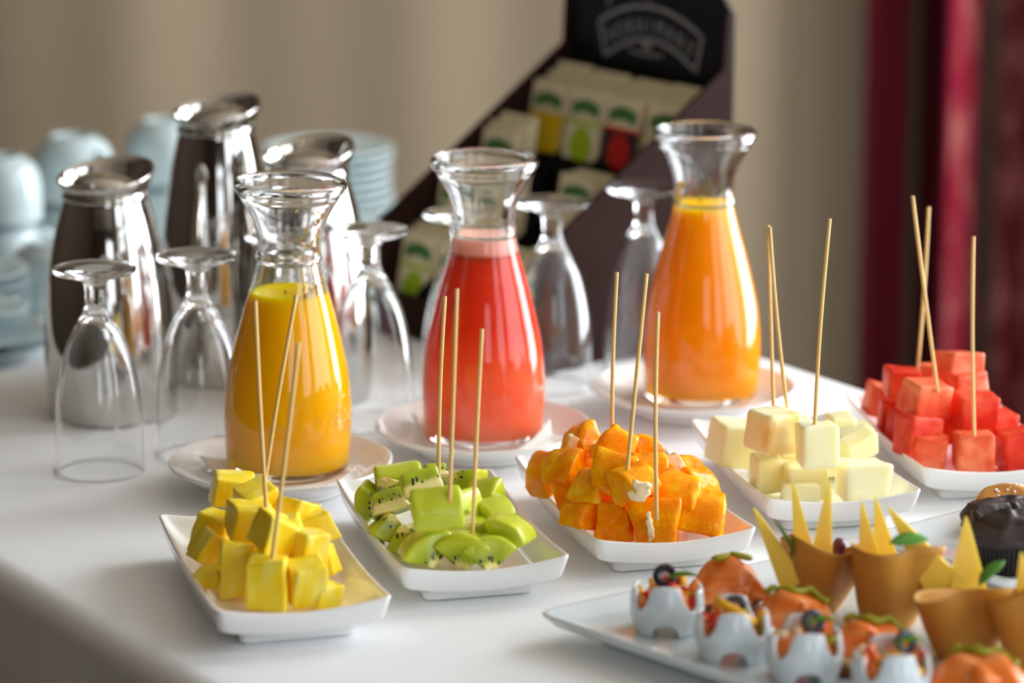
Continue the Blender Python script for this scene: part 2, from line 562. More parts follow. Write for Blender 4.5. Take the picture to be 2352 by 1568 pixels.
def juice_mesh(level, z0=0.0068, wob=0.0):
    pr = [(0, z0 - .0004), (0.036, z0 - .0002), (0.0444, 0.0073), (0.0474, 0.0093)]
    zz = 0.014
    while zz < level:
        pr.append((inner_r(zz) + 0.0004, zz)); zz += 0.006
    r = inner_r(level)
    pr += [(r + 0.0004, level), (r - .0012, level - .0012), (r * .6, level - .0016), (0, level - .0016)]
    return lathe_mesh('juice', pr, 96)


def carafe(px, py, z, level, m, label, jlabel, tilt=(0, 0), foam=None, seal=None):
    p = at(px, py, z)
    e = empty('juice_carafe', p, label, 'carafe', 'juice carafes', rot=(R(tilt[0]), R(tilt[1]), 0))
    obj('glass_body', carafe_me, m_glass, e)
    obj('juice', juice_mesh(level), m, e)['label'] = jlabel
    if foam:
        pr = [(0, level - .001)]
        zz = level + 0.0002
        pr.append((inner_r(level) - .001, level - .0006))
        while zz < foam: pr.append((inner_r(zz) + 0.0004, zz)); zz += .003
        pr += [(inner_r(foam) + .0003, foam), (inner_r(foam) - .003, foam - .0015), (0, foam - .002)]
        obj('foam', lathe_mesh('foam', pr, 64), m_foam, e)
    return e


PLATES = [(645, 1058), (1108, 976), (1591, 887)]
ca1 = carafe(661, 1076, .0112, .1525, m_yel, 'glass carafe of yellow juice, filled lowest, with pulp in its neck', 'yellow juice', tilt=(0, 1.3))
ca2 = carafe(1110, 1001, .0112, .1640, m_pink, 'glass carafe of pink grapefruit coloured juice with foam on top', 'pinkish red juice', tilt=(0, .4), foam=.1775)
ca3 = carafe(1610, 910, .0112, .1775, m_oran, 'glass carafe of orange juice filled up to the neck ring', 'orange juice')


def pulp(parent, phis, zr, n, size, seed, m=m_pulp):
    rg = random.Random(seed); V, F = [], []
    bm = bmesh.new(); bmesh.ops.create_icosphere(bm, subdivisions=1, radius=1)
    sv = [v.co.copy() for v in bm.verts]; sf = [tuple(v.index for v in f.verts) for f in bm.faces]; bm.free()
    for k in range(n):
        ph = R(rg.gauss(phis[0], phis[1])); z = rg.uniform(*zr); r = inner_r(z) - .0003
        s = size * rg.uniform(.4, 1.3); st = rg.uniform(.7, 1.8)
        c = Vector((r * math.cos(ph), r * math.sin(ph), z)); nr = Vector((math.cos(ph), math.sin(ph), 0)); tg = Vector((-math.sin(ph), math.cos(ph), 0))
        b = len(V)
        for v in sv: V.append(c + nr * v.x * s * .35 + tg * v.y * s + Vector((0, 0, 1)) * v.z * s * st)
        F += [tuple(i + b for i in f) for f in sf]
    o = obj('pulp_residue', mesh('pulp', V, F), m, parent); o['kind'] = 'stuff'
    return o


pulp(ca1, (20, 26), (.158, .222), 150, .0014, 3)
pulp(ca1, (-40, 22), (.153, .165), 60, .0017, 9)
pulp(ca3, (205, 16), (.178, .200), 60, .0016, 4)
pulp(ca3, (300, 60), (.165, .179), 40, .0013, 5)

# round embossed seal moulded on the side of the yellow carafe
sv, sf = [], []
pts = []
for k in range(40):
    a = 2 * PI * k / 40; z = .052 + .0185 * math.sin(a); ph = R(-22) + .0165 * math.cos(a) / .0528
    rr = inner_r(z) + .0022; pts.append((rr * math.cos(ph), rr * math.sin(ph), z))
parts = [tube(pts, .0006, 6, True)]
rg = random.Random(2)
for k in range(46):
    a = rg.uniform(0, 2 * PI); q = math.sqrt(rg.random()) * .0125; z = .052 + q * math.sin(a); ph = R(-22) + q * math.cos(a) / .0528
    rr = inner_r(z) + .0020; c = Vector((rr * math.cos(ph), rr * math.sin(ph), z))
    parts.append(tube([c, c + Vector((0, 0, .0012))], .0007, 5))
obj('embossed_seal', mesh('embossed_seal', *joinvf(*parts)), m_glass, ca1)

# round plates under the carafes
S = .977
rp = [(0, .0040), (.048, .0040), (.0500, .0008), (.0515, 0), (.0575, 0), (.0595, .0015), (.0620, .0045), (.070, .0080), (.080, .0130), (.0885, .0178), (.0940, .0213), (.0950, .0228),
      (.0944, .0243), (.0925, .0240), (.0880, .0212), (.0800, .0163), (.0700, .0117), (.0600, .0094), (.0480, .0088), (0, .0088)]
plate_me = lathe_mesh('round_plate', [(r * S, z) for r, z in sub_prof(rp, 3)], 96)
for (px, py), lb in zip(PLATES, ['round white plate under the carafe of yellow juice', 'round white plate under the carafe of pink juice', 'round white plate under the carafe of orange juice']):
    p = at(px, py, .0225); p.z = TZ + .0006
    tag(obj('round_plate', plate_me, m_porc, loc=p), lb, 'plate', 'round plates under the carafes')


# folded paper napkins lying in the two front plates
def napkin(cx, cy, rot, corner_lift, label, s=.050):
    V, F = [], []
    n = 22
    for sd in (0, 1):
        for i in range(n + 1):
            for j in range(n + 1):
                u, v = i / n * 2 - 1, j / n * 2 - 1
                x, y = u * s, v * s
                rr = math.hypot(x, y)
                z = .0092 + max(0, rr - .050) * .42 + .0004 * math.sin(9 * u)
                cl = max(0, u + v - 1.15); z += cl * cl * corner_lift
                x -= cl * .012; y -= cl * .012
                V.append((x, y, z + sd * .0009))
    m_ = (n + 1) ** 2
    for i in range(n):
        for j in range(n):
            a = i * (n + 1) + j; b = a + n + 1
            F.append((a, a + 1, b + 1, b)); F.append((m_ + a, m_ + b, m_ + b + 1, m_ + a + 1))
    for k in range(n):
        for a, b in ((k, k + 1), (n * (n + 1) + k + 1, n * (n + 1) + k), ((k + 1) * (n + 1), k * (n + 1)), (k * (n + 1) + n, (k + 1) * (n + 1) + n)):
            F.append((a, b, m_ + b, m_ + a))
    p = at(cx, cy, .0225); p.z = TZ + .0008
    o = obj('paper_napkin', fixn(mesh('napkin', V, F)), m_paper, loc=p, rot=(0, 0, R(rot)))
    return tag(o, label, 'napkin')


napkin(655, 1060, -62, .0, 'flat folded paper napkin between the yellow juice carafe and its plate', .054)
napkin(1118, 976, -78, .020, 'white paper napkin with one raised corner under the pink juice carafe', .056)

# ------------------------------------------------------------------ upside-down goblets
gp_out = sub_prof([(.0367, .0006), (.0372, .018), (.0373, .034), (.0365, .053), (.0346, .072), (.0310, .0905), (.0258, .108), (.0198, .121), (.0142, .131), (.0105, .1385), (.0089, .1445), (.0086, .153), (.0092, .160), (.0125, .1642), (.0205, .1675), (.0300, .1702), (.0338, .1715)], 4)
gp = [(0, .1335), (.006, .1325), (.0115, .128)] + [(r, z) for r, z in [(.0185, .119), (.0248, .107), (.0300, .0897), (.0336, .0712), (.0355, .0525), (.0363, .034), (.0362, .018), (.03595, .0008)]] + \
     [(.0360, .0001), (.0363, .0)] + gp_out + [(.0348, .1724), (.0350, .1738), (.0342, .1748), (.0300, .1744), (.018, .1735), (.006, .1728), (0, .1726)]
goblet_me = lathe_mesh('goblet', gp, 80)
GOB = [((-.3479, 2.6572), 'upside-down stemmed glass nearest the table edge, in front of the short jug'),
       ((-.2675, 2.7084), 'upside-down stemmed glass between the short jug and the yellow carafe'),
       ((-.1249, 2.815), 'upside-down stemmed glass between the yellow and pink carafes'),
       ((.0368, 2.942), 'upside-down stemmed glass just right of the pink carafe, before the tea box'),
       ((.1241, 3.0086), 'upside-down stemmed glass half hidden behind the orange carafe'),
       ((-.1988, 2.7934), 'upside-down stemmed glass mostly hidden behind the yellow carafe'),
       ((-.0455, 2.8879), 'upside-down stemmed glass mostly hidden behind the pink carafe')]
for (x, y), lb in GOB:
    tag(obj('goblet', goblet_me, m_thin, loc=(x, y, TZ + .0006)), lb, 'glass', 'upside-down stemmed glasses')


# ------------------------------------------------------------------ steel jugs
def jug(p, hs, spout, label, rs=1.0, lidtilt=0):
    e = empty('steel_jug', p, label, 'jug', 'steel insulated jugs')
    body = [(0, .001), (.050, .001), (.0525, .0), (.0538, .003), (.0542, .02), (.0552, .05), (.0550, .08), (.0525, .117), (.0485, .145), (.0435, .172), (.0385, .192), (.0352, .2040)]
    body = [(r * rs, z * hs) for r, z in body]
    body = body[:4] + sub_prof(body[4:], 4)
    t = .2040 * hs
    body += [(.0352 * rs, t + .001), (.0322 * rs, t + .0012), (0, t + .0012)]
    obj('body', lathe_mesh('jug_body', body, 72), m_steel, e)
    obj('collar', lathe_mesh('collar', [(.030 * rs, t + .0005), (.0364 * rs, t + .0005), (.0368 * rs, t + .003), (.0355 * rs, t + .006), (.034 * rs, t + .0085), (.030 * rs, t + .0085)], 64), m_steel, e)

    def fn(r, z, a, i):
        k = max(0, math.cos(a - R(spout)))
        h = (z - t - .006) / .010
        h = max(0, min(1.2, h))
        return r + .0030 * k ** 3 * h, z + h * .0125 * ((1 + math.cos(a - R(spout))) / 2) ** 1.4
    lip = [(.0330, .0055), (.0342, .0065), (.0362, .0085), (.0388, .0115), (.0402, .0142), (.0407, .0160), (.0403, .0172), (.0392, .0170), (.0375, .0142), (.0352, .0112), (.0335, .0090), (.0322, .0072), (.0318, .0058), (.033, .0055)]
    obj('lip', lathe_mesh('lip', [(r * rs, z + t) for r, z in lip], 80, fn), m_steel, e)
    lid = obj('lid', lathe_mesh('lid', [(0, .004), (.030, .004), (.0312, .006), (.0310, .010), (.0295, .0125), (.024, .0165), (.016, .0195), (.007, .0208), (0, .0210)], 64), m_steel, e, loc=(0, 0, t + .002), rot=(R(lidtilt), R(-lidtilt * 1.2), 0))
    lv, lf = box(-.008, .008, -.034, -.024, .0095, .0120)
    obj('thumb_tab', mesh('thumb_tab', lv, lf, False), m_steel, lid, rot=(0, 0, R(spout + 90 - 180)))
    return e


jug((-.3610, 2.8500, TZ + .0006), .96, 60, 'short polished steel jug nearest the table edge', rs=1.06, lidtilt=-5)
jug((-.2740, 2.9900, TZ + .0006), 1.13, 50, 'tallest polished steel jug with a domed tilted lid', lidtilt=10)
jug((-.1850, 2.9150, TZ + .0006), 1.00, 55, 'polished steel jug standing behind the yellow juice carafe', rs=1.03)

# ------------------------------------------------------------------ rectangular fruit dishes
DA, DB = .0640, .1235


def dish_mesh():
    ring_n = 18

    def rring(a, b, rad, zf):
        pts = []
        cs = [(a - rad, -b + rad, -90), (a - rad, b - rad, 0), (-a + rad, b - rad, 90), (-a + rad, -b + rad, 180)]
        ends = []
        for cx, cy, a0 in cs:
            for k in range(7):
                t = R(a0 + 90 * k / 6); ends.append((cx + rad * math.cos(t), cy + rad * math.sin(t)))
            ends.append(None)
        out = []
        seq = []
        for c in range(4):
            seg = ends[c * 8:c * 8 + 7]; nxt = ends[((c + 1) % 4) * 8]
            seq += seg
            p0 = seg[-1]
            for k in range(1, ring_n):
                t = k / ring_n; seq.append((p0[0] + (nxt[0] - p0[0]) * t, p0[1] + (nxt[1] - p0[1]) * t))
        for x, y in seq: out.append((x, y, zf(x, y)))
        return out

    def rim(x, y):
        u, v = min(1, abs(x) / DA), min(1, abs(y) / DB)
        return .0272 + .0072 * (u * v) ** 1.8 * (1 if 1 else 0) + .0010 * (1 - u) * 0

    def floor_(x, y):
        u, v = abs(x) / DA, abs(y) / DB
        return .0112 + .0035 * u ** 3 + .0030 * v ** 4

    def mixz(k):
        return lambda x, y: floor_(x, y) * (1 - k) + rim(x, y) * k
    rings = []
    spec = [(.075, None, .0004), (.055, None, .0), (.0225, None, .0), (.021, None, .0012), (.0205, None, .0085)]
    # underside foot (inset), then body
    rings.append(rring(DA - .026, DB - .026, .004, lambda x, y: .0004))
    rings.append(rring(DA - .0225, DB - .0225, .006, lambda x, y: .0))
    rings.append(rring(DA - .0215, DB - .0215, .006, lambda x, y: .0015))
    rings.append(rring(DA - .0205, DB - .0205, .006, lambda x, y: .0078))
    rings.append(rring(DA - .018, DB - .018, .006, lambda x, y: .0082))
    rings.append(rring(DA - .0055, DB - .0055, .006, lambda x, y: rim(x, y) - .0172))
    rings.append(rring(DA - .0038, DB - .0038, .006, lambda x, y: rim(x, y) - .0160))
    rings.append(rring(DA - .0015, DB - .0015, .006, lambda x, y: rim(x, y) - .0070))
    rings.append(rring(DA, DB, .006, lambda x, y: rim(x, y) - .0014))
    rings.append(rring(DA - .0005, DB - .0005, .006, lambda x, y: rim(x, y) - .0003))
    rings.append(rring(DA - .0017, DB - .0017, .0055, lambda x, y: rim(x, y)))
    rings.append(rring(DA - .0030, DB - .0030, .005, lambda x, y: rim(x, y) - .0006))
    rings.append(rring(DA - .0060, DB - .0060, .005, mixz(.74)))
    rings.append(rring(DA - .0110, DB - .0110, .005, mixz(.42)))
    rings.append(rring(DA - .0180, DB - .0190, .005, mixz(.18)))
    rings.append(rring(DA - .0270, DB - .0300, .004, mixz(.05)))
    rings.append(rring(DA - .0400, DB - .0550, .003, mixz(0)))
    rings.append(rring(.006, .020, .002, mixz(0)))
    V, F = [], []
    n = len(rings[0])
    for r in rings: V += r
    for i in range(len(rings) - 1):
        for k in range(n):
            k2 = (k + 1) % n; F.append((i * n + k, i * n + k2, (i + 1) * n + k2, (i + 1) * n + k))
    F.append(tuple(range(n))[::-1]); F.append(tuple((len(rings) - 1) * n + k for k in range(n)))
    return fixn(mesh('dish', V, F))


dish_me = dish_mesh()
DISH = {'pineapple': (-.1791, 2.3144, 15.3), 'kiwi': (-.0491, 2.4121, 14.3), 'orange': (.0940, 2.4819, 14.5), 'melon': (.2384, 2.5899, 11), 'watermelon': (.3765, 2.6759, 9.5)}
DL = {'pineapple': 'white rectangular dish holding pineapple cubes', 'kiwi': 'white rectangular dish holding kiwi pieces', 'orange': 'white rectangular dish holding orange pieces',
      'melon': 'white rectangular dish holding pale honeydew melon', 'watermelon': 'white rectangular dish holding red watermelon cubes'}
for k, (x, y, a) in DISH.items():
    tag(obj('serving_dish', dish_me, m_porc, loc=(x, y, TZ + .0006), rot=(0, 0, R(a))), DL[k], 'dish', 'rectangular fruit dishes')


# ------------------------------------------------------------------ fruit materials
def fruit_mat(name, c1_, c2_, sss=.5, rad=(1, .6, .2), sc=.006, rough=.35, nsc=60, stretch=(1, 1, 1), bump=.3, bsc=160, coat=.2, c3=None):
    m = bpy.data.materials.new(name); m.use_nodes = True; nt = m.node_tree; p = nt.nodes['Principled BSDF']
    p.inputs['Roughness'].default_value = rough; p.inputs['Subsurface Weight'].default_value = sss
    p.inputs['Subsurface Radius'].default_value = rad; p.inputs['Subsurface Scale'].default_value = sc
    p.inputs['Specular IOR Level'].default_value = .2
    p.inputs['Coat Weight'].default_value = coat; p.inputs['Coat Roughness'].default_value = .08
    tc_ = nt.nodes.new('ShaderNodeTexCoord'); mp = nt.nodes.new('ShaderNodeMapping'); mp.inputs['Scale'].default_value = stretch
    oi = nt.nodes.new('ShaderNodeObjectInfo'); ad = nt.nodes.new('ShaderNodeVectorMath'); ad.operation = 'ADD'
    nt.links.new(tc_.outputs['Object'], mp.inputs[0]); nt.links.new(mp.outputs[0], ad.inputs[0]); nt.links.new(oi.outputs['Random'], ad.inputs[1])
    n = nt.nodes.new('ShaderNodeTexNoise'); n.inputs['Scale'].default_value = nsc; n.inputs['Detail'].default_value = 4; nt.links.new(ad.outputs[0], n.inputs[0])
    st = [(.3, c1_), (.7, c2_)]
    if c3: st = [(.30, c1_), (.48, c2_), (.70, c3)]
    r = ramp(nt, st); nt.links.new(n.outputs[0], r.inputs[0]); nt.links.new(r.outputs[0], p.inputs['Base Color'])
    n2 = nt.nodes.new('ShaderNodeTexNoise'); n2.inputs['Scale'].default_value = bsc; nt.links.new(ad.outputs[0], n2.inputs[0])
    b = nt.nodes.new('ShaderNodeBump'); b.inputs['Strength'].default_value = bump; b.inputs['Distance'].default_value = .0008
    nt.links.new(n2.outputs[0], b.inputs['Height']); nt.links.new(b.outputs[0], p.inputs['Normal'])
    return m


m_pine = fruit_mat('pineapple_flesh', srgb(246, 206, 10), srgb(252, 222, 48), c3=srgb(254, 236, 120), stretch=(1, 1, .35), nsc=90, sss=.25, rad=(1, .7, .1), sc=.004, rough=.4, bump=.6)
m_melon = fruit_mat('honeydew_flesh', srgb(248, 240, 176), srgb(250, 246, 208), nsc=18, rad=(1, .9, .5), sc=.010, rough=.42, bump=.08, coat=.1)
m_melon_o = fruit_mat('honeydew_core_flesh', srgb(240, 176, 40), srgb(248, 240, 186), c3=srgb(250, 246, 208), nsc=26, rad=(1, .8, .3), sc=.008, rough=.42, bump=.08, coat=.1)
m_water = fruit_mat('watermelon_flesh', srgb(208, 32, 14), srgb(224, 56, 28), sss=.10, nsc=60, rad=(1, .3, .2), sc=.004, rough=.42, bump=.6, bsc=260, coat=.12, c3=srgb(234, 90, 56))
m_water_p = fruit_mat('watermelon_pale_flesh', srgb(220, 66, 34), srgb(234, 98, 58), sss=.10, nsc=60, rad=(1, .35, .25), sc=.004, rough=.42, bump=.6, bsc=260, coat=.12, c3=srgb(246, 140, 98))


def orange_mat():
    m = bpy.data.materials.new('orange_flesh'); m.use_nodes = True; nt = m.node_tree; p = nt.nodes['Principled BSDF']
    p.inputs['Roughness'].default_value = .30; p.inputs['Specular IOR Level'].default_value = .05
    p.inputs['Subsurface Weight'].default_value = .45; p.inputs['Subsurface Radius'].default_value = (1, .5, .06); p.inputs['Subsurface Scale'].default_value = .008
    p.inputs['Coat Weight'].default_value = .28; p.inputs['Coat Roughness'].default_value = .06
    a = nt.nodes.new('ShaderNodeAttribute'); a.attribute_name = 'kc'
    sp = nt.nodes.new('ShaderNodeSeparateXYZ'); nt.links.new(a.outputs['Vector'], sp.inputs[0])

    def mth(op, x, y=None, v=None):
        n = nt.nodes.new('ShaderNodeMath'); n.operation = op
        nt.links.new(x, n.inputs[0])
        if y is not None: nt.links.new(y, n.inputs[1])
        if v is not None: n.inputs[1].default_value = v
        return n.outputs[0]
    rr = mth('SQRT', mth('ADD', mth('MULTIPLY', sp.outputs[0], sp.outputs[0]), mth('MULTIPLY', sp.outputs[1], sp.outputs[1])))
    ang = nt.nodes.new('ShaderNodeMath'); ang.operation = 'ARCTAN2'; nt.links.new(sp.outputs[1], ang.inputs[0]); nt.links.new(sp.outputs[0], ang.inputs[1])
    cb = nt.nodes.new('ShaderNodeCombineXYZ')
    nt.links.new(mth('MULTIPLY', ang.outputs[0], v=9.0), cb.inputs[0]); nt.links.new(mth('MULTIPLY', rr, v=110), cb.inputs[1]); nt.links.new(mth('MULTIPLY', sp.outputs[2], v=420), cb.inputs[2])
    vo = nt.nodes.new('ShaderNodeTexVoronoi'); vo.inputs['Scale'].default_value = 1.0; nt.links.new(cb.outputs[0], vo.inputs['Vector'])
    nz = nt.nodes.new('ShaderNodeTexNoise'); nz.inputs['Scale'].default_value = 70; nz.inputs['Detail'].default_value = 3; nt.links.new(a.outputs['Vector'], nz.inputs[0])
    mixv = mth('ADD', mth('MULTIPLY', vo.outputs['Distance'], v=.12), mth('MULTIPLY', nz.outputs[0], v=.75))
    c = ramp(nt, [(.32, srgb(250, 138, 0)), (.42, srgb(255, 156, 0)), (.52, srgb(255, 176, 4)), (.64, srgb(255, 206, 60))]); nt.links.new(mixv, c.inputs[0])
    nt.links.new(c.outputs[0], p.inputs['Base Color'])
    b = nt.nodes.new('ShaderNodeBump'); b.inputs['Strength'].default_value = .45; b.inputs['Distance'].default_value = .0007; b.invert = True
    nt.links.new(vo.outputs['Distance'], b.inputs['Height']); nt.links.new(b.outputs[0], p.inputs['Normal'])
    return m


m_orange = orange_mat()
m_pith = mat('orange_pith', srgb(252, 232, 190), .4, sss=.3, sscale=.002, var=.12, vscale=400, bump=.5, bscale=500)


def kiwi_mat():
    m = bpy.data.materials.new('kiwi_flesh'); m.use_nodes = True; nt = m.node_tree; p = nt.nodes['Principled BSDF']
    p.inputs['Roughness'].default_value = .34; p.inputs['Subsurface Weight'].default_value = .2
    p.inputs['Subsurface Radius'].default_value = (.7, 1, .15); p.inputs['Subsurface Scale'].default_value = .004
    p.inputs['Coat Weight'].default_value = .25; p.inputs['Coat Roughness'].default_value = .15
    a = nt.nodes.new('ShaderNodeAttribute'); a.attribute_name = 'kc'
    sp = nt.nodes.new('ShaderNodeSeparateXYZ'); nt.links.new(a.outputs['Vector'], sp.inputs[0])

    def mth(op, x, y=None, v=None):
        n = nt.nodes.new('ShaderNodeMath'); n.operation = op
        nt.links.new(x, n.inputs[0])
        if y is not None: nt.links.new(y, n.inputs[1])
        if v is not None: n.inputs[1].default_value = v
        return n.outputs[0]
    rr = mth('SQRT', mth('ADD', mth('MULTIPLY', sp.outputs[0], sp.outputs[0]), mth('MULTIPLY', sp.outputs[1], sp.outputs[1])))
    rn = mth('DIVIDE', rr, v=.024)
    nz = nt.nodes.new('ShaderNodeTexNoise'); nz.inputs['Scale'].default_value = 160; nt.links.new(a.outputs['Vector'], nz.inputs[0])
    wob = mth('MULTIPLY', nz.outputs[0], v=.12); rn2 = mth('ADD', rn, wob)
    base = ramp(nt, [(.0, srgb(250, 240, 178)), (.36, srgb(244, 232, 150)), (.44, srgb(206, 208, 92)), (.52, srgb(160, 176, 22)), (.75, srgb(172, 190, 16)), (1, srgb(198, 208, 40))])
    nt.links.new(rn2, base.inputs[0])
    ang = nt.nodes.new('ShaderNodeMath'); ang.operation = 'ARCTAN2'; nt.links.new(sp.outputs[1], ang.inputs[0]); nt.links.new(sp.outputs[0], ang.inputs[1])
    cb = nt.nodes.new('ShaderNodeCombineXYZ')
    nt.links.new(mth('MULTIPLY', ang.outputs[0], v=3.6), cb.inputs[0]); nt.links.new(mth('MULTIPLY', rr, v=170), cb.inputs[1]); nt.links.new(mth('MULTIPLY', sp.outputs[2], v=330), cb.inputs[2])
    vo = nt.nodes.new('ShaderNodeTexVoronoi'); vo.inputs['Scale'].default_value = 1.0; vo.inputs['Randomness'].default_value = .9
    nt.links.new(cb.outputs[0], vo.inputs['Vector'])
    seed = ramp(nt, [(.30, (1, 1, 1, 1)), (.42, (0, 0, 0, 1))]); nt.links.new(vo.outputs['Distance'], seed.inputs[0])
    band = ramp(nt, [(.36, (0, 0, 0, 1)), (.42, (1, 1, 1, 1)), (.60, (1, 1, 1, 1)), (.66, (0, 0, 0, 1))]); nt.links.new(rn2, band.inputs[0])
    msk = mth('MULTIPLY', seed.outputs[0], band.outputs[0])
    mx = nt.nodes.new('ShaderNodeMix'); mx.data_type = 'RGBA'; mx.inputs[7].default_value = srgb(36, 26, 30)
    nt.links.new(msk, mx.inputs[0]); nt.links.new(base.outputs[0], mx.inputs[6]); nt.links.new(mx.outputs[2], p.inputs['Base Color'])
    return m


m_kiwi = kiwi_mat()

# ------------------------------------------------------------------ fruit pieces: (px, py, height, w, d, h, rotz, tiltx, tilty, label)
PINE = [
    (532, 1128, .060, .032, .030, .027, 10, 0, 8, 'large pineapple cube leaning out over the back rim of its dish'),
    (588, 1141, .070, .030, .026, .020, 38, 12, -14, 'pineapple wedge beside the topmost back cube'),
    (578, 1196, .060, .034, .030, .028, 14, 6, 4, 'wide pineapple cube on top, holding the reddish skewer'),
    (489, 1222, .042, .026, .030, .036, -18, -4, 12, 'tall pineapple chunk against the left inner wall of the dish'),
    (625, 1226, .064, .030, .028, .030, 42, 14, 22, 'diamond-tilted pineapple chunk in the middle of the heap'),
    (490, 1262, .034, .027, .026, .027, 25, 0, 35, 'slanting pineapple wedge with a brown corner'),
    (484, 1325, .026, .020, .024, .016, -10, 0, -10, 'small low pineapple piece at the left foot of the heap'),
    (548, 1308, .036, .027, .026, .042, 6, 0, 2, 'tall upright pineapple block left of the front one'),
    (614, 1338, .036, .032, .026, .040, -6, -4, 2, 'front pineapple block holding the nearest skewer'),
    (702, 1337, .035, .028, .028, .038, 18, 14, 0, 'front right pineapple block with a bright sloping top'),
    (746, 1368, .024, .020, .020, .020, 30, 0, 10, 'low pineapple piece tucked behind the front right block'),
    (705, 1262, .050, .030, .028, .030, 35, 6, 8, 'pineapple chunk above the front right block'),
    (722, 1215, .048, .028, .028, .026, 20, -8, -18, 'pineapple chunk sloping down at the right of the heap'),
    (680, 1172, .060, .028, .026, .020, 50, 0, 20, 'thin pineapple slice on the upper right of the heap'),
    (668, 1216, .062, .018, .020, .026, 0, 0, -12, 'narrow pineapple piece behind the tilted middle chunk'),
    (748, 1287, .032, .018, .022, .026, -12, 0, -20, 'pineapple sliver at the right foot of the heap'),
    (585, 1262, .028, .030, .030, .028, 15, 0, 0, 'shaded pineapple cube buried in the middle of the heap'),
    (650, 1300, .028, .030, .030, .028, 40, 0, 0, 'pineapple cube buried behind the two front blocks'),
    (560, 1215, .030, .030, .030, .028, 5, 0, 0, 'pineapple cube buried under the wide top cube'),
    (640, 1225, .032, .034, .030, .028, 25, 0, 0, 'pineapple cube buried at the back of the heap'),
]
for i, (px, py, z, w_, d_, h_, rz, tx, ty, lb) in enumerate(PINE):
    o = obj('pineapple_chunk', chunk_mesh('pineapple_chunk', w_ * 1.08, d_ * 1.05, h_ * 1.06, 11 + i, rnd=.11, jit=.15, amp=.0010), m_pine, loc=at(px, py, z), rot=(R(tx), R(ty), R(rz)))
    tag(o, lb, 'pineapple', 'pineapple chunks')

MEL = [
    (1682, 1017, .043, .036, .034, .040, 20, 4, 8, 0, 'big melon chunk lowest at the back left corner of its dish'),
    (1778, 988, .072, .038, .038, .036, 32, 0, 4, 1, 'top melon chunk with an orange stained face and two skewers behind'),
    (1826, 1003, .058, .028, .032, .036, 8, 0, 0, 0, 'melon chunk wedged between the two tall skewered ones'),
    (1877, 1020, .068, .033, .032, .038, 10, 0, 0, 0, 'tall pale melon cube with one skewer in its top'),
    (1758, 1085, .031, .024, .030, .032, 14, 0, 4, 0, 'shaded melon block under the orange stained chunk'),
    (1850, 1102, .029, .036, .030, .030, 8, 0, 0, 0, 'shaded melon block under the skewered cube'),
    (1838, 1130, .023, .032, .024, .018, 4, 0, 0, 0, 'small white melon cube at the front of the dish'),
    (1980, 1102, .034, .042, .036, .034, 12, -3, 3, 0, 'large pale melon cube at the front right of the dish'),
    (1970, 1024, .042, .034, .020, .024, 28, 20, -20, 0, 'thin melon wedge behind the large right cube, the lower of two'),
    (1962, 1008, .040, .032, .018, .024, 24, 24, -16, 0, 'thin melon wedge behind the large right cube, the upper of two'),
    (1926, 990, .044, .022, .028, .032, 10, 0, 4, 0, 'pale melon cube standing behind the skewered cube'),
    (1800, 1045, .030, .034, .034, .030, 20, 0, 0, 0, 'melon cube buried in the middle of the melon heap'),
    (1905, 1050, .028, .034, .034, .028, 20, 0, 0, 0, 'melon cube buried behind the large right cube'),
]
for i, (px, py, z, w_, d_, h_, rz, tx, ty, k, lb) in enumerate(MEL):
    o = obj('melon_chunk', chunk_mesh('melon_chunk', w_, d_, h_, 111 + i, rnd=.20, jit=.09, amp=.0009, nsc=45), m_melon_o if k else m_melon, loc=at(px, py, z), rot=(R(tx), R(ty), R(rz)))
    tag(o, lb, 'melon', 'honeydew melon chunks')

WAT = [
    (2072, 876, .068, .032, .028, .026, 6, 0, 4, 0, 'deep red watermelon cube on the top left of the heap'),
    (2016, 918, .036, .022, .026, .030, 10, 0, 14, 1, 'outermost watermelon cube at the left end of the heap'),
    (2046, 957, .034, .022, .026, .033, 0, 0, 4, 0, 'watermelon cube under the deep red top one'),
    (2125, 914, .068, .036, .034, .030, 24, 4, 6, 1, 'pinkish watermelon cube in the middle, holding the leaning skewer'),
    (2200, 833, .082, .036, .034, .020, 28, -8, 6, 1, 'topmost watermelon piece at the back of the heap'),
    (2210, 878, .066, .036, .034, .024, 30, 0, -4, 1, 'pale watermelon cube under the topmost piece'),
    (2135, 862, .062, .020, .022, .020, 40, 0, 10, 1, 'small watermelon piece between the top red and the topmost ones'),
    (2240, 944, .056, .035, .032, .032, 10, 0, 2, 0, 'bright red watermelon cube behind the front skewered one'),
    (2108, 998, .042, .034, .030, .036, 24, -4, 8, 0, 'watermelon cube leaning at the left above the front row'),
    (2137, 1037, .030, .030, .028, .028, -10, 0, 8, 1, 'front left watermelon cube near the dish rim'),
    (2237, 1036, .032, .034, .030, .034, 2, 0, 0, 1, 'front watermelon cube holding the nearest upright skewer'),
    (2336, 1030, .032, .034, .032, .034, 14, 0, -6, 0, 'red watermelon cube at the right, cut by the picture edge'),
    (2178, 975, .040, .026, .028, .030, 5, 0, 0, 0, 'dark red watermelon cube in the gap behind the front row'),
    (2075, 985, .030, .022, .028, .034, 30, 0, 10, 0, 'shaded watermelon cube at the left inner wall of the dish'),
    (2110, 935, .036, .034, .034, .032, 10, 0, 0, 0, 'watermelon cube buried under the pinkish middle one'),
    (2200, 925, .036, .034, .034, .034, 10, 0, 0, 0, 'watermelon cube buried at the back of the heap'),
    (2290, 985, .034, .032, .032, .032, 20, 0, 0, 0, 'watermelon cube buried behind the right-hand one'),
]
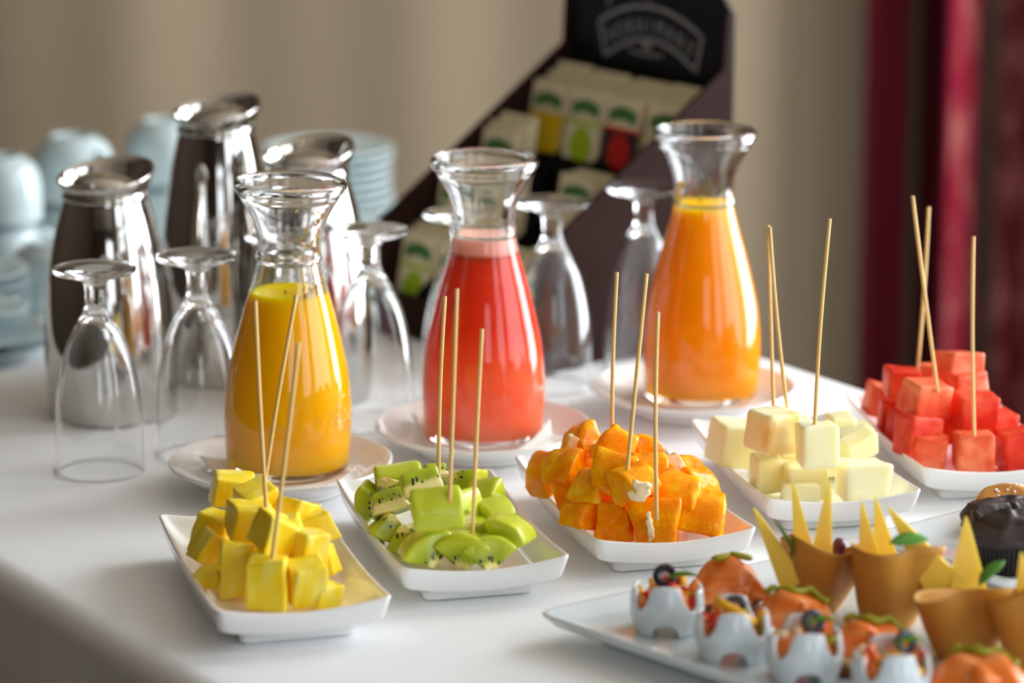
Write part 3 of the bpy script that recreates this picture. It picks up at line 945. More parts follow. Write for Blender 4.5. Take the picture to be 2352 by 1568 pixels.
for i, (px, py, z, w_, d_, h_, rz, tx, ty, k, lb) in enumerate(WAT):
    o = obj('watermelon_cube', chunk_mesh('watermelon_cube', w_, d_, h_, 211 + i, rnd=.14, jit=.08, amp=.0008, nsc=60), m_water_p if k else m_water, loc=at(px, py, z), rot=(R(tx), R(ty), R(rz)))
    tag(o, lb, 'watermelon', 'watermelon cubes')

# kiwi: (px,py,z, R, angle, thickness, axis dir, outward dir, label)
KIW = [
    (915, 1103, .048, .025, 95, .036, (1, .15, .1), (-.1, .1, 1), 'rounded green kiwi piece at the back left of its dish'),
    (897, 1122, .054, .024, 80, .026, (.35, -.9, .2), (.3, .4, -.8), 'kiwi piece with pale core and dark seeds turned up'),
    (858, 1152, .034, .024, 90, .026, (.2, .9, 0), (-1, .1, -.1), 'green kiwi piece against the left wall of the dish'),
    (896, 1160, .047, .020, 70, .028, (1, .2, .25), (0, 1, .1), 'pale sided kiwi block below the seedy upturned one'),
    (970, 1116, .066, .020, 70, .030, (1, .25, .2), (-.1, 1, .15), 'long pale kiwi block lying across the top of the heap'),
    (894, 1205, .034, .025, 85, .024, (.2, -1, .25), (-.2, 0, -1), 'dull green kiwi piece low on the left side'),
    (942, 1230, .029, .025, 90, .026, (-.3, -1, .25), (.3, 0, -1), 'darkest kiwi piece low behind the front row'),
    (1003, 1168, .068, .027, 80, .037, (1, .12, .08), (0, -1, .3), 'big green kiwi block on top holding two skewers'),
    (1060, 1164, .054, .024, 70, .026, (.6, .8, 0), (.7, -.5, .3), 'green kiwi sliver beside the big top block'),
    (1002, 1092, .058, .020, 60, .022, (1, .2, 0), (0, 1, -.2), 'pale kiwi strip at the very back behind the skewers'),
    (1063, 1106, .056, .025, 95, .026, (-.3, -1, .3), (.7, .2, -.6), 'kiwi piece at the back with a fan of seeds'),
    (1118, 1150, .050, .026, 85, .026, (.9, -.5, .2), (-.4, -.4, .6), 'green kiwi piece on the right with a seedy edge'),
    (1134, 1183, .046, .025, 80, .024, (.8, .5, .1), (.1, -.2, 1), 'smooth green kiwi piece below the seedy edged one'),
    (1162, 1232, .042, .027, 95, .032, (-.3, -1, .1), (.45, 0, 1), 'large smooth kiwi piece at the right front'),
    (1042, 1210, .046, .022, 80, .030, (1, .15, .2), (.1, 1, -.6), 'white cored kiwi piece holding the nearest skewer'),
    (984, 1266, .033, .029, 100, .028, (.18, -1, .12), (-.45, 0, 1), 'leftmost of the three front kiwi pieces'),
    (1062, 1270, .033, .029, 100, .028, (.0, -1, .12), (.05, 0, 1), 'middle one of the three front kiwi pieces'),
    (1130, 1274, .032, .028, 100, .028, (-.1, -1, .15), (-.1, 0, 1), 'rightmost of the three front kiwi pieces'),
    (1010, 1200, .032, .026, 110, .030, (.1, -1, 0), (0, 0, 1), 'kiwi piece buried under the big top block'),
    (1080, 1180, .034, .026, 110, .030, (.1, -1, 0), (.2, 0, 1), 'kiwi piece buried in the middle of the heap'),
    (960, 1150, .036, .026, 110, .030, (.4, -1, 0), (0, 0, 1), 'kiwi piece buried under the long pale block'),
    (1100, 1232, .034, .026, 110, .030, (0, -1, 0), (.2, 0, 1), 'kiwi piece buried behind the front row'),
]
for i, (px, py, z, r_, an, th, ax, ou, lb) in enumerate(KIW):
    me = sector_mesh('kiwi_piece', r_, R(an), th, 5 + i, rin=.12, amp=.0012, rnd=.20)
    tag(obj('kiwi_piece', me, m_kiwi, loc=at(px, py, z), rot=frame_rot(ax, ou)), lb, 'kiwi', 'kiwi pieces')

# orange pieces; last number: pith patch on it
ORA = [
    (1345, 1024, .066, .030, 75, .030, (.6, -.6, .5), (-.3, -.5, .8), 1, 'orange piece topmost at the back left with a pith strip'),
    (1412, 1036, .070, .030, 80, .030, (1, -.2, -.5), (-.2, -.7, .7), 0, 'orange piece topmost in the middle with beady flesh'),
    (1474, 1040, .058, .026, 75, .026, (.3, -.9, .3), (.5, .1, .9), 0, 'glossy torn orange piece at the back right'),
    (1266, 1092, .040, .030, 90, .030, (.5, -.8, .2), (-.9, -.2, .2), 0, 'orange piece at the left end against the dish wall'),
    (1305, 1082, .056, .028, 80, .030, (.7, -.6, .2), (-.4, -.6, .8), 0, 'darker orange piece above the left end one'),
    (1322, 1130, .040, .030, 80, .028, (.9, -.3, .2), (-.2, -.7, .5), 0, 'shaded orange piece with a torn flap on the left side'),
    (1410, 1092, .066, .033, 70, .032, (1, -.3, -.2), (-.3, -.8, .5), 0, 'smooth orange wedge holding the middle skewer'),
    (1364, 1130, .052, .028, 80, .028, (.8, -.6, .1), (-.3, -.5, .8), 0, 'orange wedge with two flaps below the smooth one'),
    (1345, 1187, .034, .030, 80, .024, (.7, -.7, .1), (-.3, -.5, .9), 0, 'front left orange wedge at the dish rim'),
    (1413, 1198, .033, .028, 80, .026, (1, -.2, .1), (0, -1, .3), 0, 'low orange piece second along the front row'),
    (1455, 1122, .062, .031, 80, .030, (.8, .6, .1), (-.2, -.5, .9), 1, 'orange piece with a big white pith patch in the centre'),
    (1508, 1200, .036, .034, 75, .036, (1, -.1, .1), (0, -1, .35), 1, 'front orange block holding the nearest skewer'),
    (1490, 1088, .060, .028, 80, .028, (1, .2, 0), (0, -.5, 1), 0, 'orange piece right behind the pith patched one'),
    (1553, 1138, .052, .030, 80, .034, (1, -.3, -.3), (.1, -.5, .9), 0, 'sloping glossy orange piece on the right slope'),
    (1562, 1084, .056, .024, 90, .022, (.5, -.8, .3), (.1, .1, 1), 1, 'ragged orange piece with white pith standing up'),
    (1592, 1122, .044, .031, 80, .030, (.7, .7, -.2), (.5, -.3, .8), 1, 'orange piece on the far right with a pith crumb'),
    (1612, 1190, .036, .034, 85, .034, (1, -.2, -.2), (.3, -.7, .8), 0, 'large rounded orange piece at the right front'),
    (1440, 1150, .034, .032, 90, .032, (1, 0, 0), (0, -.4, 1), 0, 'orange piece buried in the middle of the heap'),
    (1390, 1080, .036, .032, 90, .034, (1, 0, 0), (0, -.4, 1), 0, 'orange piece buried at the back of the heap'),
    (1510, 1120, .034, .032, 90, .034, (1, 0, 0), (0, -.4, 1), 0, 'orange piece buried under the ragged one'),
    (1565, 1180, .030, .030, 90, .030, (1, 0, 0), (0, -.4, 1), 0, 'orange piece buried behind the right front one'),
]
PITH = {0: (1320, 1030, .008, .026, 75), 10: (1470, 1128, .016, .014, 20), 11: (1492, 1212, .005, .024, 84), 14: (1552, 1066, .012, .016, 50), 15: (1575, 1116, .016, .008, -25)}
for i, (px, py, z, r_, an, th, ax, ou, pt, lb) in enumerate(ORA):
    me = sector_mesh('orange_piece', r_, R(an), th, 61 + i, rin=.10, amp=.0020, rnd=.26, nsc=110)
    p = at(px, py, z)
    o = obj('orange_piece', me, m_orange, loc=p, rot=frame_rot(ax, ou))
    tag(o, lb, 'orange', 'orange pieces')
    if i in PITH:
        qx, qy, sw, sh, ra = PITH[i]
        # small ragged pith patch sitting on the side of the piece that faces the room
        tgt = at(qx, qy, z + .004); dvec = (p - Vector((0, 0, TZ + CAM_H))).normalized()
        V = []
        for k, v in enumerate(UCS[0]):
            q = round_unit(v, .7); s = Vector((q.x * sw / 2, q.y * .0016, q.z * sh / 2))
            nv = noise.noise_vector(s * 230 + Vector((i, 0, 0))) * .0042; s += Vector((nv.x, nv.y * .25, nv.z))
            V.append(s)
        pm = fixn(mesh('pith', V, UCS[1]))
        po = obj('pith', pm, m_pith)
        start = tgt - dvec * .06
        deps = bpy.context.evaluated_depsgraph_get()
        mi = o.matrix_basis.inverted()
        hit, loc, nor, fi = o.ray_cast(mi @ start, (mi.to_3x3() @ dvec).normalized())
        wp = (o.matrix_basis @ loc) if hit else tgt - dvec * .012
        po.matrix_basis = mi @ (Matrix.Translation(wp) @ Euler((0, R(ra - 90), 0)).to_matrix().to_4x4())
        po.parent = o
        po['label'] = 'white pith'

# ------------------------------------------------------------------ skewers: (base px,py,height) -> (tip px,py), dY of the tip
SK = [
    ((612, 1172, .070), (586, 690), .03, 'bamboo skewer leaning away to the left in the top pineapple cube', 'pineapple'),
    ((606, 1130, .066), (681, 676), .02, 'bamboo skewer at the back of the pineapple, crossing behind another', 'pineapple'),
    ((624, 1290, .052), (686, 787), .02, 'nearest pineapple skewer, leaning to the right', 'pineapple'),
    ((1008, 1108, .060), (1022, 680), .02, 'rearmost kiwi skewer with the thin tip', 'kiwi'),
    ((1033, 1140, .080), (1049, 663), .02, 'tallest kiwi skewer, standing in the big green block', 'kiwi'),
    ((1086, 1220, .050), (1107, 755), .02, 'shortest looking kiwi skewer, stuck in the front', 'kiwi'),
    ((1407, 1030, .065), (1417, 625), .02, 'rear upright skewer behind the orange pieces', 'orange'),
    ((1441, 1078, .078), (1485, 628), .02, 'slanting skewer in the smooth orange wedge', 'orange'),
    ((1509, 1170, .055), (1511, 716), .02, 'upright skewer in the front orange block', 'orange'),
    ((1777, 935, .080), (1764, 517), .03, 'rear melon skewer whose tip touches its neighbour', 'melon'),
    ((1808, 932, .086), (1768, 521), .00, 'melon skewer leaning left in the orange stained chunk', 'melon'),
    ((1872, 975, .085), (1906, 502), .02, 'melon skewer leaning right in the pale tall cube', 'melon'),
    ((2151, 880, .085), (2096, 450), .01, 'watermelon skewer slanting left across its neighbour', 'watermelon'),
    ((2107, 850, .075), (2133, 475), .04, 'watermelon skewer furthest back, darker than the rest', 'watermelon'),
    ((2238, 1000, .048), (2236, 543), .02, 'straight upright skewer in the front watermelon cube', 'watermelon'),
]
for i, ((bx, by, bz), (tx, ty), dy, lb, g) in enumerate(SK):
    b = at(bx, by, bz); t = atY(tx, ty, b.y + dy)
    d = (t - b); n = 14
    side = Vector((1, 0, 0)) * random.uniform(-.0016, .0016)
    b2 = b - d.normalized() * .008
    pts = [b2.lerp(t, k / n) + side * math.sin(PI * k / n) - b for k in range(n + 1)]
    o = obj('bamboo_skewer', fixn(mesh('skewer', *tube(pts, .00155, 10))), m_bamboo, loc=b)
    for f_ in list(o.data.polygons)[-2:]: f_.use_smooth = False
    tag(o, lb, 'skewer', 'bamboo skewers in the ' + g)

# ------------------------------------------------------------------ tea box
B0 = Vector((.0213, 2.9825)); EF = Vector((math.cos(R(-51)), math.sin(R(-51)))); ES = Vector((math.cos(R(39)), math.sin(R(39))))
WF, DS = .245, .250
BA = B0 - EF * WF                # front left corner
m_box = mat('dark_brown_card', srgb(40, 23, 19), .62, var=.12, vscale=6, spec=.06)
m_black = mat('black_card', srgb(20, 17, 17), .55, var=.1, vscale=10, spec=.25)
m_grey = mat('grey_print', srgb(138, 140, 146), .5, var=.04)
tea = empty('tea_box', (BA.x, BA.y, TZ + .0006), 'dark brown tiered tea display box with a tall black back board', 'tea box', rot=(0, 0, R(-51)))
# local frame: +X along the front, +Y towards the back, Z up
th = .004
HF, HB = .112, .262


def side_panel(x0):
    pr = [(0, 0), (DS, 0), (DS, .319), (DS - .010, .319), (DS - .013, HB + .004), (0.002, HF), (0, HF - .002)]
    V = [(x0, y, z) for y, z in pr] + [(x0 + th, y, z) for y, z in pr]
    n = len(pr)
    F = [tuple(range(n)), tuple(range(2 * n - 1, n - 1, -1))] + [(k, (k + 1) % n, n + (k + 1) % n, n + k)[::-1] for k in range(n)]
    return fixn(mesh('side_panel', V, F, False))


obj('side_panel', side_panel(0), m_box, tea); obj('side_panel', side_panel(WF - th), m_box, tea)
obj('front_panel', mesh('front_panel', *box(th, WF - th, 0, th, 0, .042), smooth=False), m_box, tea)
obj('bottom_panel', mesh('bottom_panel', *box(th, WF - th, th, DS - th, 0, .003), smooth=False), m_box, tea)
HT = .385
bp = [(0.0, 0.0), (WF, 0.0), (WF, HT - .066), (WF - .018, HT - .045), (WF - .05, HT - .020), (WF * .5, HT), (.05, HT - .020), (.018, HT - .045), (0, HT - .066)]
V = [(x, DS - th, z) for x, z in bp] + [(x, DS, z) for x, z in bp]; n = len(bp)
obj('back_panel', fixn(mesh('back_panel', V, [tuple(range(n)), tuple(range(2 * n - 1, n - 1, -1))] + [(k, (k + 1) % n, n + (k + 1) % n, n + k) for k in range(n)], False)), m_black, tea)
TIERS = [(.010, .003, .098), (.056, .052, .152), (.114, .088, .194), (.176, .128, .232)]     # y, floor z, top z
for k, (ty_, tz_, _) in enumerate(TIERS[1:]):
    obj('shelf', mesh('shelf', *box(th, WF - th, ty_ - .006, DS - th, tz_ - .003, tz_), smooth=False), m_black, tea)
    obj('riser', mesh('riser', *box(th, WF - th, ty_ - .009, ty_ - .006, TIERS[k][1], tz_ + .030), smooth=False), m_black, tea)
PW = (WF - 2 * th) / 4
for k in (1, 2, 3):
    pr = [(th, .003), (DS - th, .003), (DS - th, HB - .05), (.0, HF - .065)]
    x0 = th + PW * k - .001
    V = [(x0, y, z) for y, z in pr] + [(x0 + .002, y, z) for y, z in pr]
    obj('divider', fixn(mesh('divider', V, [(0, 1, 2, 3), (7, 6, 5, 4), (0, 4, 5, 1), (1, 5, 6, 2), (2, 6, 7, 3), (3, 7, 4, 0)], False)), m_black, tea)


# print on the back board (banner with arched lettering)
def arc_pts(cx, cz, hw, sag, n=26):
    return [(cx + hw * (2 * k / n - 1), cz + sag * (1 - (2 * k / n - 1) ** 2)) for k in range(n + 1)]


def ribbon(pts, wd, y, closed=False):
    P = [Vector((p[0], 0, p[1])) for p in pts]
    V, F = [], []; n = len(P)
    for i in range(n):
        t = (P[(i + 1) % n] - P[i - 1]) if closed else (P[min(i + 1, n - 1)] - P[max(0, i - 1)])
        t.normalize(); nn = Vector((-t.z, 0, t.x)) * wd / 2
        for q in (P[i] + nn, P[i] - nn):
            V.append((q.x, y, q.z)); V.append((q.x, y - .0005, q.z))
    for i in range(n if closed else n - 1):
        a, b = i * 4, ((i + 1) % n) * 4
        F += [(a + 1, b + 1, b + 3, a + 3), (a, a + 1, b + 1, b), (a + 2, b + 2, b + 3, a + 3)]
    return V, F


YP = DS - th - .0002
cx = .126
top_ = arc_pts(cx, .292, .077, .022); bot_ = arc_pts(cx, .257, .068, .024)
banner = top_ + bot_[::-1]
DX = .006
hat = [(.062, .3085), (.072, .345), (.080, .362), (.102, .372), (.118, .356), (.124, .330), (.126, .320)]
rb_ = joinvf(ribbon(banner, .0042, YP, True), ribbon(hat, .003, YP), ribbon([(.074, .322), (.090, .331), (.110, .333), (.122, .340)], .0025, YP), ribbon([(.084, .333), (.094, .352), (.106, .346)], .002, YP),
            ribbon([(.094, .268), (.108, .2655), (.134, .2655), (.146, .268)], .0026, YP), ribbon([(.116, .270), (.119, .276), (.124, .276), (.127, .270)], .005, YP))
emb = obj('emblem', fixn(mesh('emblem', *rb_, smooth=False)), m_grey, tea); emb['label'] = 'grey arched banner emblem'


def text_me(ch, size):
    cu = bpy.data.curves.new('t', 'FONT'); cu.body = ch; cu.size = size; cu.extrude = .0003; cu.align_x = 'CENTER'; cu.resolution_u = 3
    to = bpy.data.objects.new('t', cu); COL.objects.link(to)
    dg = bpy.context.evaluated_depsgraph_get(); me = bpy.data.meshes.new_from_object(to.evaluated_get(dg))
    bpy.data.objects.remove(to); me.name = 'lettering'
    return me


word = 'HORNIMANS'
bm = bmesh.new()
for k, ch in enumerate(word):
    u = (k + .5) / len(word) * 2 - 1; u *= .90
    x = cx + .070 * u; z = .2645 + .0225 * (1 - u * u)
    sl = math.atan2(-.0225 * 2 * u, .070)
    me = text_me(ch, .0215)
    M = Matrix.Translation((x, YP - .0003, z)) @ Matrix.Rotation(-sl, 4, 'Y') @ Matrix.Rotation(R(90), 4, 'X') @ Matrix.Scale(.82, 4, (1, 0, 0)) @ Matrix.Scale(1.05, 4, (0, 1, 0))
    me.transform(M); bm.from_mesh(me); bpy.data.meshes.remove(me)
me = bpy.data.meshes.new('lettering'); bm.to_mesh(me); bm.free()
obj('lettering', me, m_grey, emb)

# tea sachets
m_cream = mat('cream_envelope_paper', srgb(226, 216, 180), .7, var=.04, vscale=30)
m_arch = mat('dark_green_print', srgb(70, 120, 60), .6, var=.15, vscale=200)
TC = {'yellow': srgb(222, 188, 22), 'lime': srgb(160, 190, 20), 'red': srgb(196, 20, 24), 'green': srgb(40, 120, 24), 'dark': srgb(46, 34, 32), 'pink': srgb(226, 130, 130), 'sand': srgb(206, 190, 140)}
for k, c in TC.items(): mat('sachet_' + k, c, .6, var=.05, vscale=60)
SW, SH_ = .053, .070
sach = mesh('sachet', *box(-SW / 2, SW / 2, -.0012, .0012, 0, SH_), smooth=False)
for v in sach.vertices:
    pass
sb_ = [(x, -.0014, z) for x, z in arc_pts(0, .0545, .0215, .0060, 8)] + [(x, -.0014, z) for x, z in arc_pts(0, .0430, .0195, .0050, 8)]
arch = mesh('printed_arch', sb_ + [(x, y - .0003, z) for x, y, z in sb_], [(i, i + 1, 10 + i, 9 + i) for i in range(8)] + [(18 + i, 18 + 9 + i, 18 + 10 + i, 18 + i + 1) for i in range(8)], False)
band = mesh('colour_band', *box(-SW / 2, SW / 2, -.0016, -.0012, .0355, .0395), smooth=False)
panel = mesh('colour_panel', *box(-SW / 2, SW / 2, -.0015, -.0012, 0.0, .0385), smooth=False)
ov = []
for k in range(20):
    a = 2 * PI * k / 20; ov.append((.0165 * math.cos(a) * (1 - .18 * math.sin(a)), .016 + .0175 * math.sin(a)))
ovm = mesh('printed_oval', [(x, -.0016, z) for x, z in ov] + [(x, -.0021, z) for x, z in ov], [tuple(range(20)), tuple(range(39, 19, -1))] + [(k, (k + 1) % 20, 20 + (k + 1) % 20, 20 + k) for k in range(20)], False)
CELLS = {  # (tier, column): colour, label
    (0, 0): ('lime', 'cream tea sachet with a lime oval in the lowest tier by the side wall'),
    (0, 1): ('sand', 'cream tea sachet in the lowest tier hidden by the pink carafe'),
    (0, 2): ('sand', 'cream tea sachet in the lowest tier behind the pink carafe'),
    (0, 3): ('red', 'cream tea sachet with red print in the lowest tier, beside the pink carafe'),
    (1, 0): ('green', 'cream tea sachet with a dark green oval in the second tier'),
    (1, 1): ('sand', 'cream tea sachet in the second tier, seen through the carafe neck'),
    (1, 3): ('pink', 'cream tea sachet with pink print under the lime one'),
    (2, 0): ('green', 'cream tea sachet with a green arch in the third tier'),
    (2, 2): ('sand', 'plain cream tea sachet in the third tier'),
    (2, 3): ('pink', 'pale pink tea sachet in the third tier next to the wall'),
    (3, 0): ('yellow', 'cream tea sachet with a yellow panel in the top tier'),
    (3, 1): ('lime', 'cream tea sachet with a lime oval in the top tier'),
    (3, 2): ('red', 'cream tea sachet with a dark panel and red oval in the top tier'),
    (3, 3): ('sand', 'cream tea sachet in the top tier behind the orange carafe rim'),
}
MZ = Matrix.Translation((BA.x, BA.y, TZ + .0006)) @ Matrix.Rotation(R(-51), 4, 'Z')
rg = random.Random(12)


def sachet(cell, k, colour, label, grp):
    t, c = cell; y, zf, zt = TIERS[t]
    if t == 2 and c > 0: zt -= .040
    if t == 1 and c > 1: zt -= .022
    n = 5
    x = th + PW * (c + .5) + rg.uniform(-.0015, .0015)
    lean = R(-8 - rg.uniform(0, 4))
    M = MZ @ Matrix.Translation((x, y + .006 + k * .0056 + (.0016 if k else 0), max(zf + .004, zt - SH_ + rg.uniform(-.002, .002) + (k * .0025)))) @ Matrix.Rotation(lean, 4, 'X')
    if k == 0:
        e = empty('tea_sachet', (0, 0, 0), label, 'tea sachet', grp)
        e.matrix_basis = M
        obj('envelope', sach, m_cream, e)
        obj('printed_arch', arch, m_arch, e)
        if colour in ('yellow',): obj('colour_panel', panel, MATS['sachet_lime'] if 0 else MATS['sachet_' + colour], e)
        elif colour == 'red': obj('colour_panel', panel, MATS['sachet_dark'], e)
        o2 = bpy.data.objects.new('printed_oval', ovm.copy()); o2.data.materials.clear(); o2.data.materials.append(MATS['sachet_' + colour]); COL.objects.link(o2); o2.parent = e
        o3 = bpy.data.objects.new('colour_band', band.copy()); o3.data.materials.clear(); o3.data.materials.append(MATS['sachet_' + colour]); COL.objects.link(o3); o3.parent = e
    else:
        o = obj('tea_sachet', sach, m_cream); o.matrix_basis = M
        tag(o, label, 'tea sachet', grp)


panel.materials.clear()
for cell, (colr, lb) in CELLS.items():
    nb = (3, 4, 4, 6)[cell[0]]
    for k in range(nb + 1):
        if k == 0:
            if colr in ('yellow', 'red'):
                globals()['panel'] = mesh('colour_panel', *box(-SW / 2, SW / 2, -.0015, -.0012, 0.0, .0385), smooth=False)
            sachet(cell, 0, colr, lb, 'printed front tea sachets')
        else:
            tr = ['lowest', 'second', 'third', 'top'][cell[0]]
            sachet(cell, k, colr, 'plain cream edge of a tea sachet standing behind others in the %s tier' % tr, 'sachets behind in the %s tier' % tr)

# ------------------------------------------------------------------ background crockery
cup_prof = sub_prof([(.0395, 0), (.0400, .002), (.0405, .02), (.0395, .038), (.0345, .052), (.0270, .058), (.0235, .0590)], 3) + [(.0232, .062), (.0205, .062), (.020, .0595), (0, .059)]
cup_in = [(0, .0545), (.022, .0545), (.0335, .049), (.0375, .036), (.0382, .020), (.0378, .002), (.0380, 0)]
cup_me = lathe_mesh('cup', cup_in + cup_prof, 48)
hp = [(.039, 0, .012), (.048, 0, .010), (.056, 0, .018), (.058, 0, .030), (.053, 0, .041), (.044, 0, .046), (.036, 0, .048)]
hand_me = fixn(mesh('handle', *tube(hp, [.004, .0035, .003, .003, .003, .0035, .004], 8)))


def cup(p, rz, label, grp, handle=True):
    e = empty('coffee_cup', p, label, 'cup', grp, rot=(0, 0, R(rz)))
    obj('cup_body', cup_me, m_porc2, e)
    if handle: obj('handle', hand_me, m_porc2, e)
    return e


# tall stacks of upturned cups on the far end of the table
STK = [((-.540, 3.38), 2, 'at the outer left end', [30, 250, 100]), ((-.478, 3.50), 2, 'behind the short jug', [200, 320, 80]), ((-.388, 3.60), 2, 'behind the tallest jug', [140, 20, 280]), ((-.470, 3.27), 1, '', [-140])]
order = ['lower one', 'upper one', 'top']
for (x, y), n, nm, rots in STK:
    for k in range(n):
        lb = 'white coffee cup, upturned, %s of the stack %s' % (order[k], nm) if n > 1 else 'single upturned white coffee cup with its handle by the short jug'
        cup((x, y, TZ + .0006 + k * .0688), rots[k], lb, 'upturned white coffee cups').scale = (1.1, 1.1, 1.1)
sau_me = lathe_mesh('saucer', sub_prof([(0, .002), (.034, .002), (.036, 0), (.040, 0), (.043, .003), (.062, .009), (.074, .0135), (.075, .015), (.073, .0155), (.060, .0115), (.042, .006), (.030, .0045), (0, .0045)], 2), 56)


def saucers(x, y, n, z0, label, grp, step=.0105, sc=1.0, m=m_porc2):
    for k in range(n):
        o = obj('saucer', sau_me, m, loc=(x + random.uniform(-.002, .002), y + random.uniform(-.002, .002), TZ + z0 + .0006 + k * step), rot=(0, 0, k))
        o.scale = (sc, sc, sc)
        nth = ['lowest', 'second', 'third', 'fourth', 'fifth', 'sixth', 'seventh', 'eighth'][k] if k < n - 1 else 'topmost'
        tag(o, label % nth, 'saucer', grp)


saucers(-.212, 3.70, 8, 0, 'white saucer behind the steel jugs, %s of the tall stack counted upwards', 'tall stack of saucers')
saucers(-.150, 3.48, 3, 0, 'white saucer beside the tea box, %s of the low stack', 'low stack of saucers')
saucers(-.515, 3.06, 2, 0, 'white saucer by the outer table edge, %s of the flat ones', 'saucer pile at the outer edge', sc=.95)
tag(obj('side_plate', sau_me, m_porc, loc=(-.545, 3.08, TZ + .034), rot=(R(-4), R(5), 0)), 'tilted white saucer lying on the pile at the outer table edge', 'saucer')
saucers(-.545, 3.20, 5, 0, 'small white saucer before the upturned cups, %s of its stack counted upwards', 'saucers before the upturned cups', sc=.8)

# ------------------------------------------------------------------ canape platter
m_plat = mat('platter_porcelain', srgb(214, 224, 228), .14, coat=.4, var=.01)


def platter(corner, a1, l1, a2, l2, label, h=.013, rise=.007):
    e1 = Vector((math.cos(R(a1)), math.sin(R(a1)))); e2 = Vector((math.cos(R(a2)), math.sin(R(a2))))
    ins = [(.035, .0, .0), (.030, .0, .0), (.028, .0035, 0), (.006, h - .004 + rise * .6, 0), (.001, h - .001 + rise, 0), (0, h + .0008 + rise, 0), (.001, h + .0022 + rise, 0), (.003, h + .0018 + rise, 0), (.016, h + rise * .45, 0), (.030, h, 0), (.055, h - .0006, 0)]
    V, F = [], []; N = 12

    def ring(d, z):
        pts = []
        r = .012
        for cx_, cy_, a0 in ((l1 - r, r, -90), (l1 - r, l2 - r, 0), (r, l2 - r, 90), (r, r, 180)):
            for k in range(7):
                a = R(a0 + 15 * k); u = cx_ + r * math.cos(a); v = cy_ + r * math.sin(a)
                u = d + (l1 - 2 * d) * u / l1; v = d + (l2 - 2 * d) * v / l2
                q = e1 * u + e2 * v; pts.append((q.x, q.y, z))
        return pts
    for d, z, _ in ins: V += ring(d, z)
    n = 28
    for i in range(len(ins) - 1):
        for k in range(n): F.append((i * n + k, i * n + (k + 1) % n, (i + 1) * n + (k + 1) % n, (i + 1) * n + k))
    F.append(tuple(range(n))); F.append(tuple((len(ins) - 1) * n + k for k in range(n)))
    o = obj('platter', fixn(mesh('platter', V, F)), m_plat, loc=(corner[0], corner[1], TZ + .0006))
    return tag(o, label, 'platter')


platter((.0161, 2.2134), 35, .262, -47, .46, 'large flat white platter carrying the canapes')
platter((.272, 2.402), 38, .36, -52, .155, 'white platter carrying the muffin and the sugared pastry')
PZ = .0135                         # platter surface height

# egg-shaped white cups with scalloped openings, filled with salad
m_red2 = mat('red_pepper', srgb(214, 40, 22), .25, sss=.2, sscale=.003, var=.1, vscale=100)
m_yel2 = mat('yellow_pepper', srgb(240, 180, 20), .25, sss=.2, sscale=.003, var=.1, vscale=100)
m_grn2 = mat('green_herb', srgb(80, 140, 40), .4, var=.2, vscale=120)
m_lime2 = mat('pickled_green', srgb(150, 150, 20), .25, sss=.2, sscale=.003, var=.2, vscale=150)
m_orn2 = mat('carrot_orange', srgb(244, 140, 70), .35, sss=.2, sscale=.003, var=.1, vscale=100)
m_oli2 = mat('black_olive', srgb(34, 24, 34), .2, coat=.3, var=.2)
m_peach = mat('prawn_pale', srgb(246, 206, 170), .35, sss=.3, sscale=.003, var=.1, vscale=100)


def scallop_cup_mesh():
    nphi, nt = 72, 12; rt = .0262
    def prof(t):
        z = .036 * t
        r = rt * (.80 + .22 * math.sin(PI * (.12 + .74 * t)))
        return r, z
    V, F = [], []
    for sd in (0, 1):
        for i in range(nphi):
            a = 2 * PI * i / nphi
            # four scallops in the rim, four arches at the foot
            m4 = (a - PI / 4) % (PI / 2); d = min(m4, PI / 2 - m4)
            top = (1.05 - .18 * math.cos(a) ** 2) - .42 * math.sqrt(max(0, 1 - (d / .32) ** 2))
            m5 = a % (PI / 2); d2 = min(m5, PI / 2 - m5)
            bot = .30 * math.sqrt(max(0, 1 - (d2 / .44) ** 2))
            for j in range(nt + 1):
                t = bot + (top - bot) * j / nt
                r, z = prof(t)
                if sd: r -= .0028
                V.append((r * math.cos(a), r * math.sin(a), z))
    m_ = nphi * (nt + 1)
    for i in range(nphi):
        i2 = (i + 1) % nphi
        for j in range(nt):
            a, b = i * (nt + 1) + j, i2 * (nt + 1) + j
            F.append((a, b, b + 1, a + 1)); F.append((m_ + a, m_ + a + 1, m_ + b + 1, m_ + b))
        a, b = i * (nt + 1), i2 * (nt + 1)
        F.append((a, m_ + a, m_ + b, b)); F.append((a + nt, b + nt, m_ + b + nt, m_ + a + nt))
    # inner floor
    c = len(V); V.append((0, 0, .012)); rr = []
    for i in range(24):
        a = 2 * PI * i / 24; rr.append(len(V)); V.append((.0225 * math.cos(a), .0225 * math.sin(a), .014))
    for i in range(24): F.append((c, rr[i], rr[(i + 1) % 24]))
    return fixn(mesh('scalloped_cup', V, F))


scm = scallop_cup_mesh()


def bits(parent, spec, seed, r0, zr, nm='salad'):
    rg = random.Random(seed)
    for name, m_, n, sz in spec:
        parts = []
        for k in range(n):
            a = rg.uniform(0, 2 * PI); r = r0 * math.sqrt(rg.random()); z = rg.uniform(*zr)
            M = Matrix.Translation((r * math.cos(a), r * math.sin(a), z)) @ Euler([rg.uniform(0, 3) for _ in range(3)]).to_matrix().to_4x4()
            dims = (sz * rg.uniform(.7, 1.3), sz * rg.uniform(.4, .8), sz * rg.uniform(.3, .6))
            v = [M @ Vector([q * d for q, d in zip(round_unit(p, .5), dims)]) for p in UB[0]]
            parts.append((v, UB[1]))
        o = obj(name, fixn(mesh(name, *joinvf(*parts))), m_, parent)
        if n > 1: o['kind'] = 'stuff'


UB = unit_cube(2)


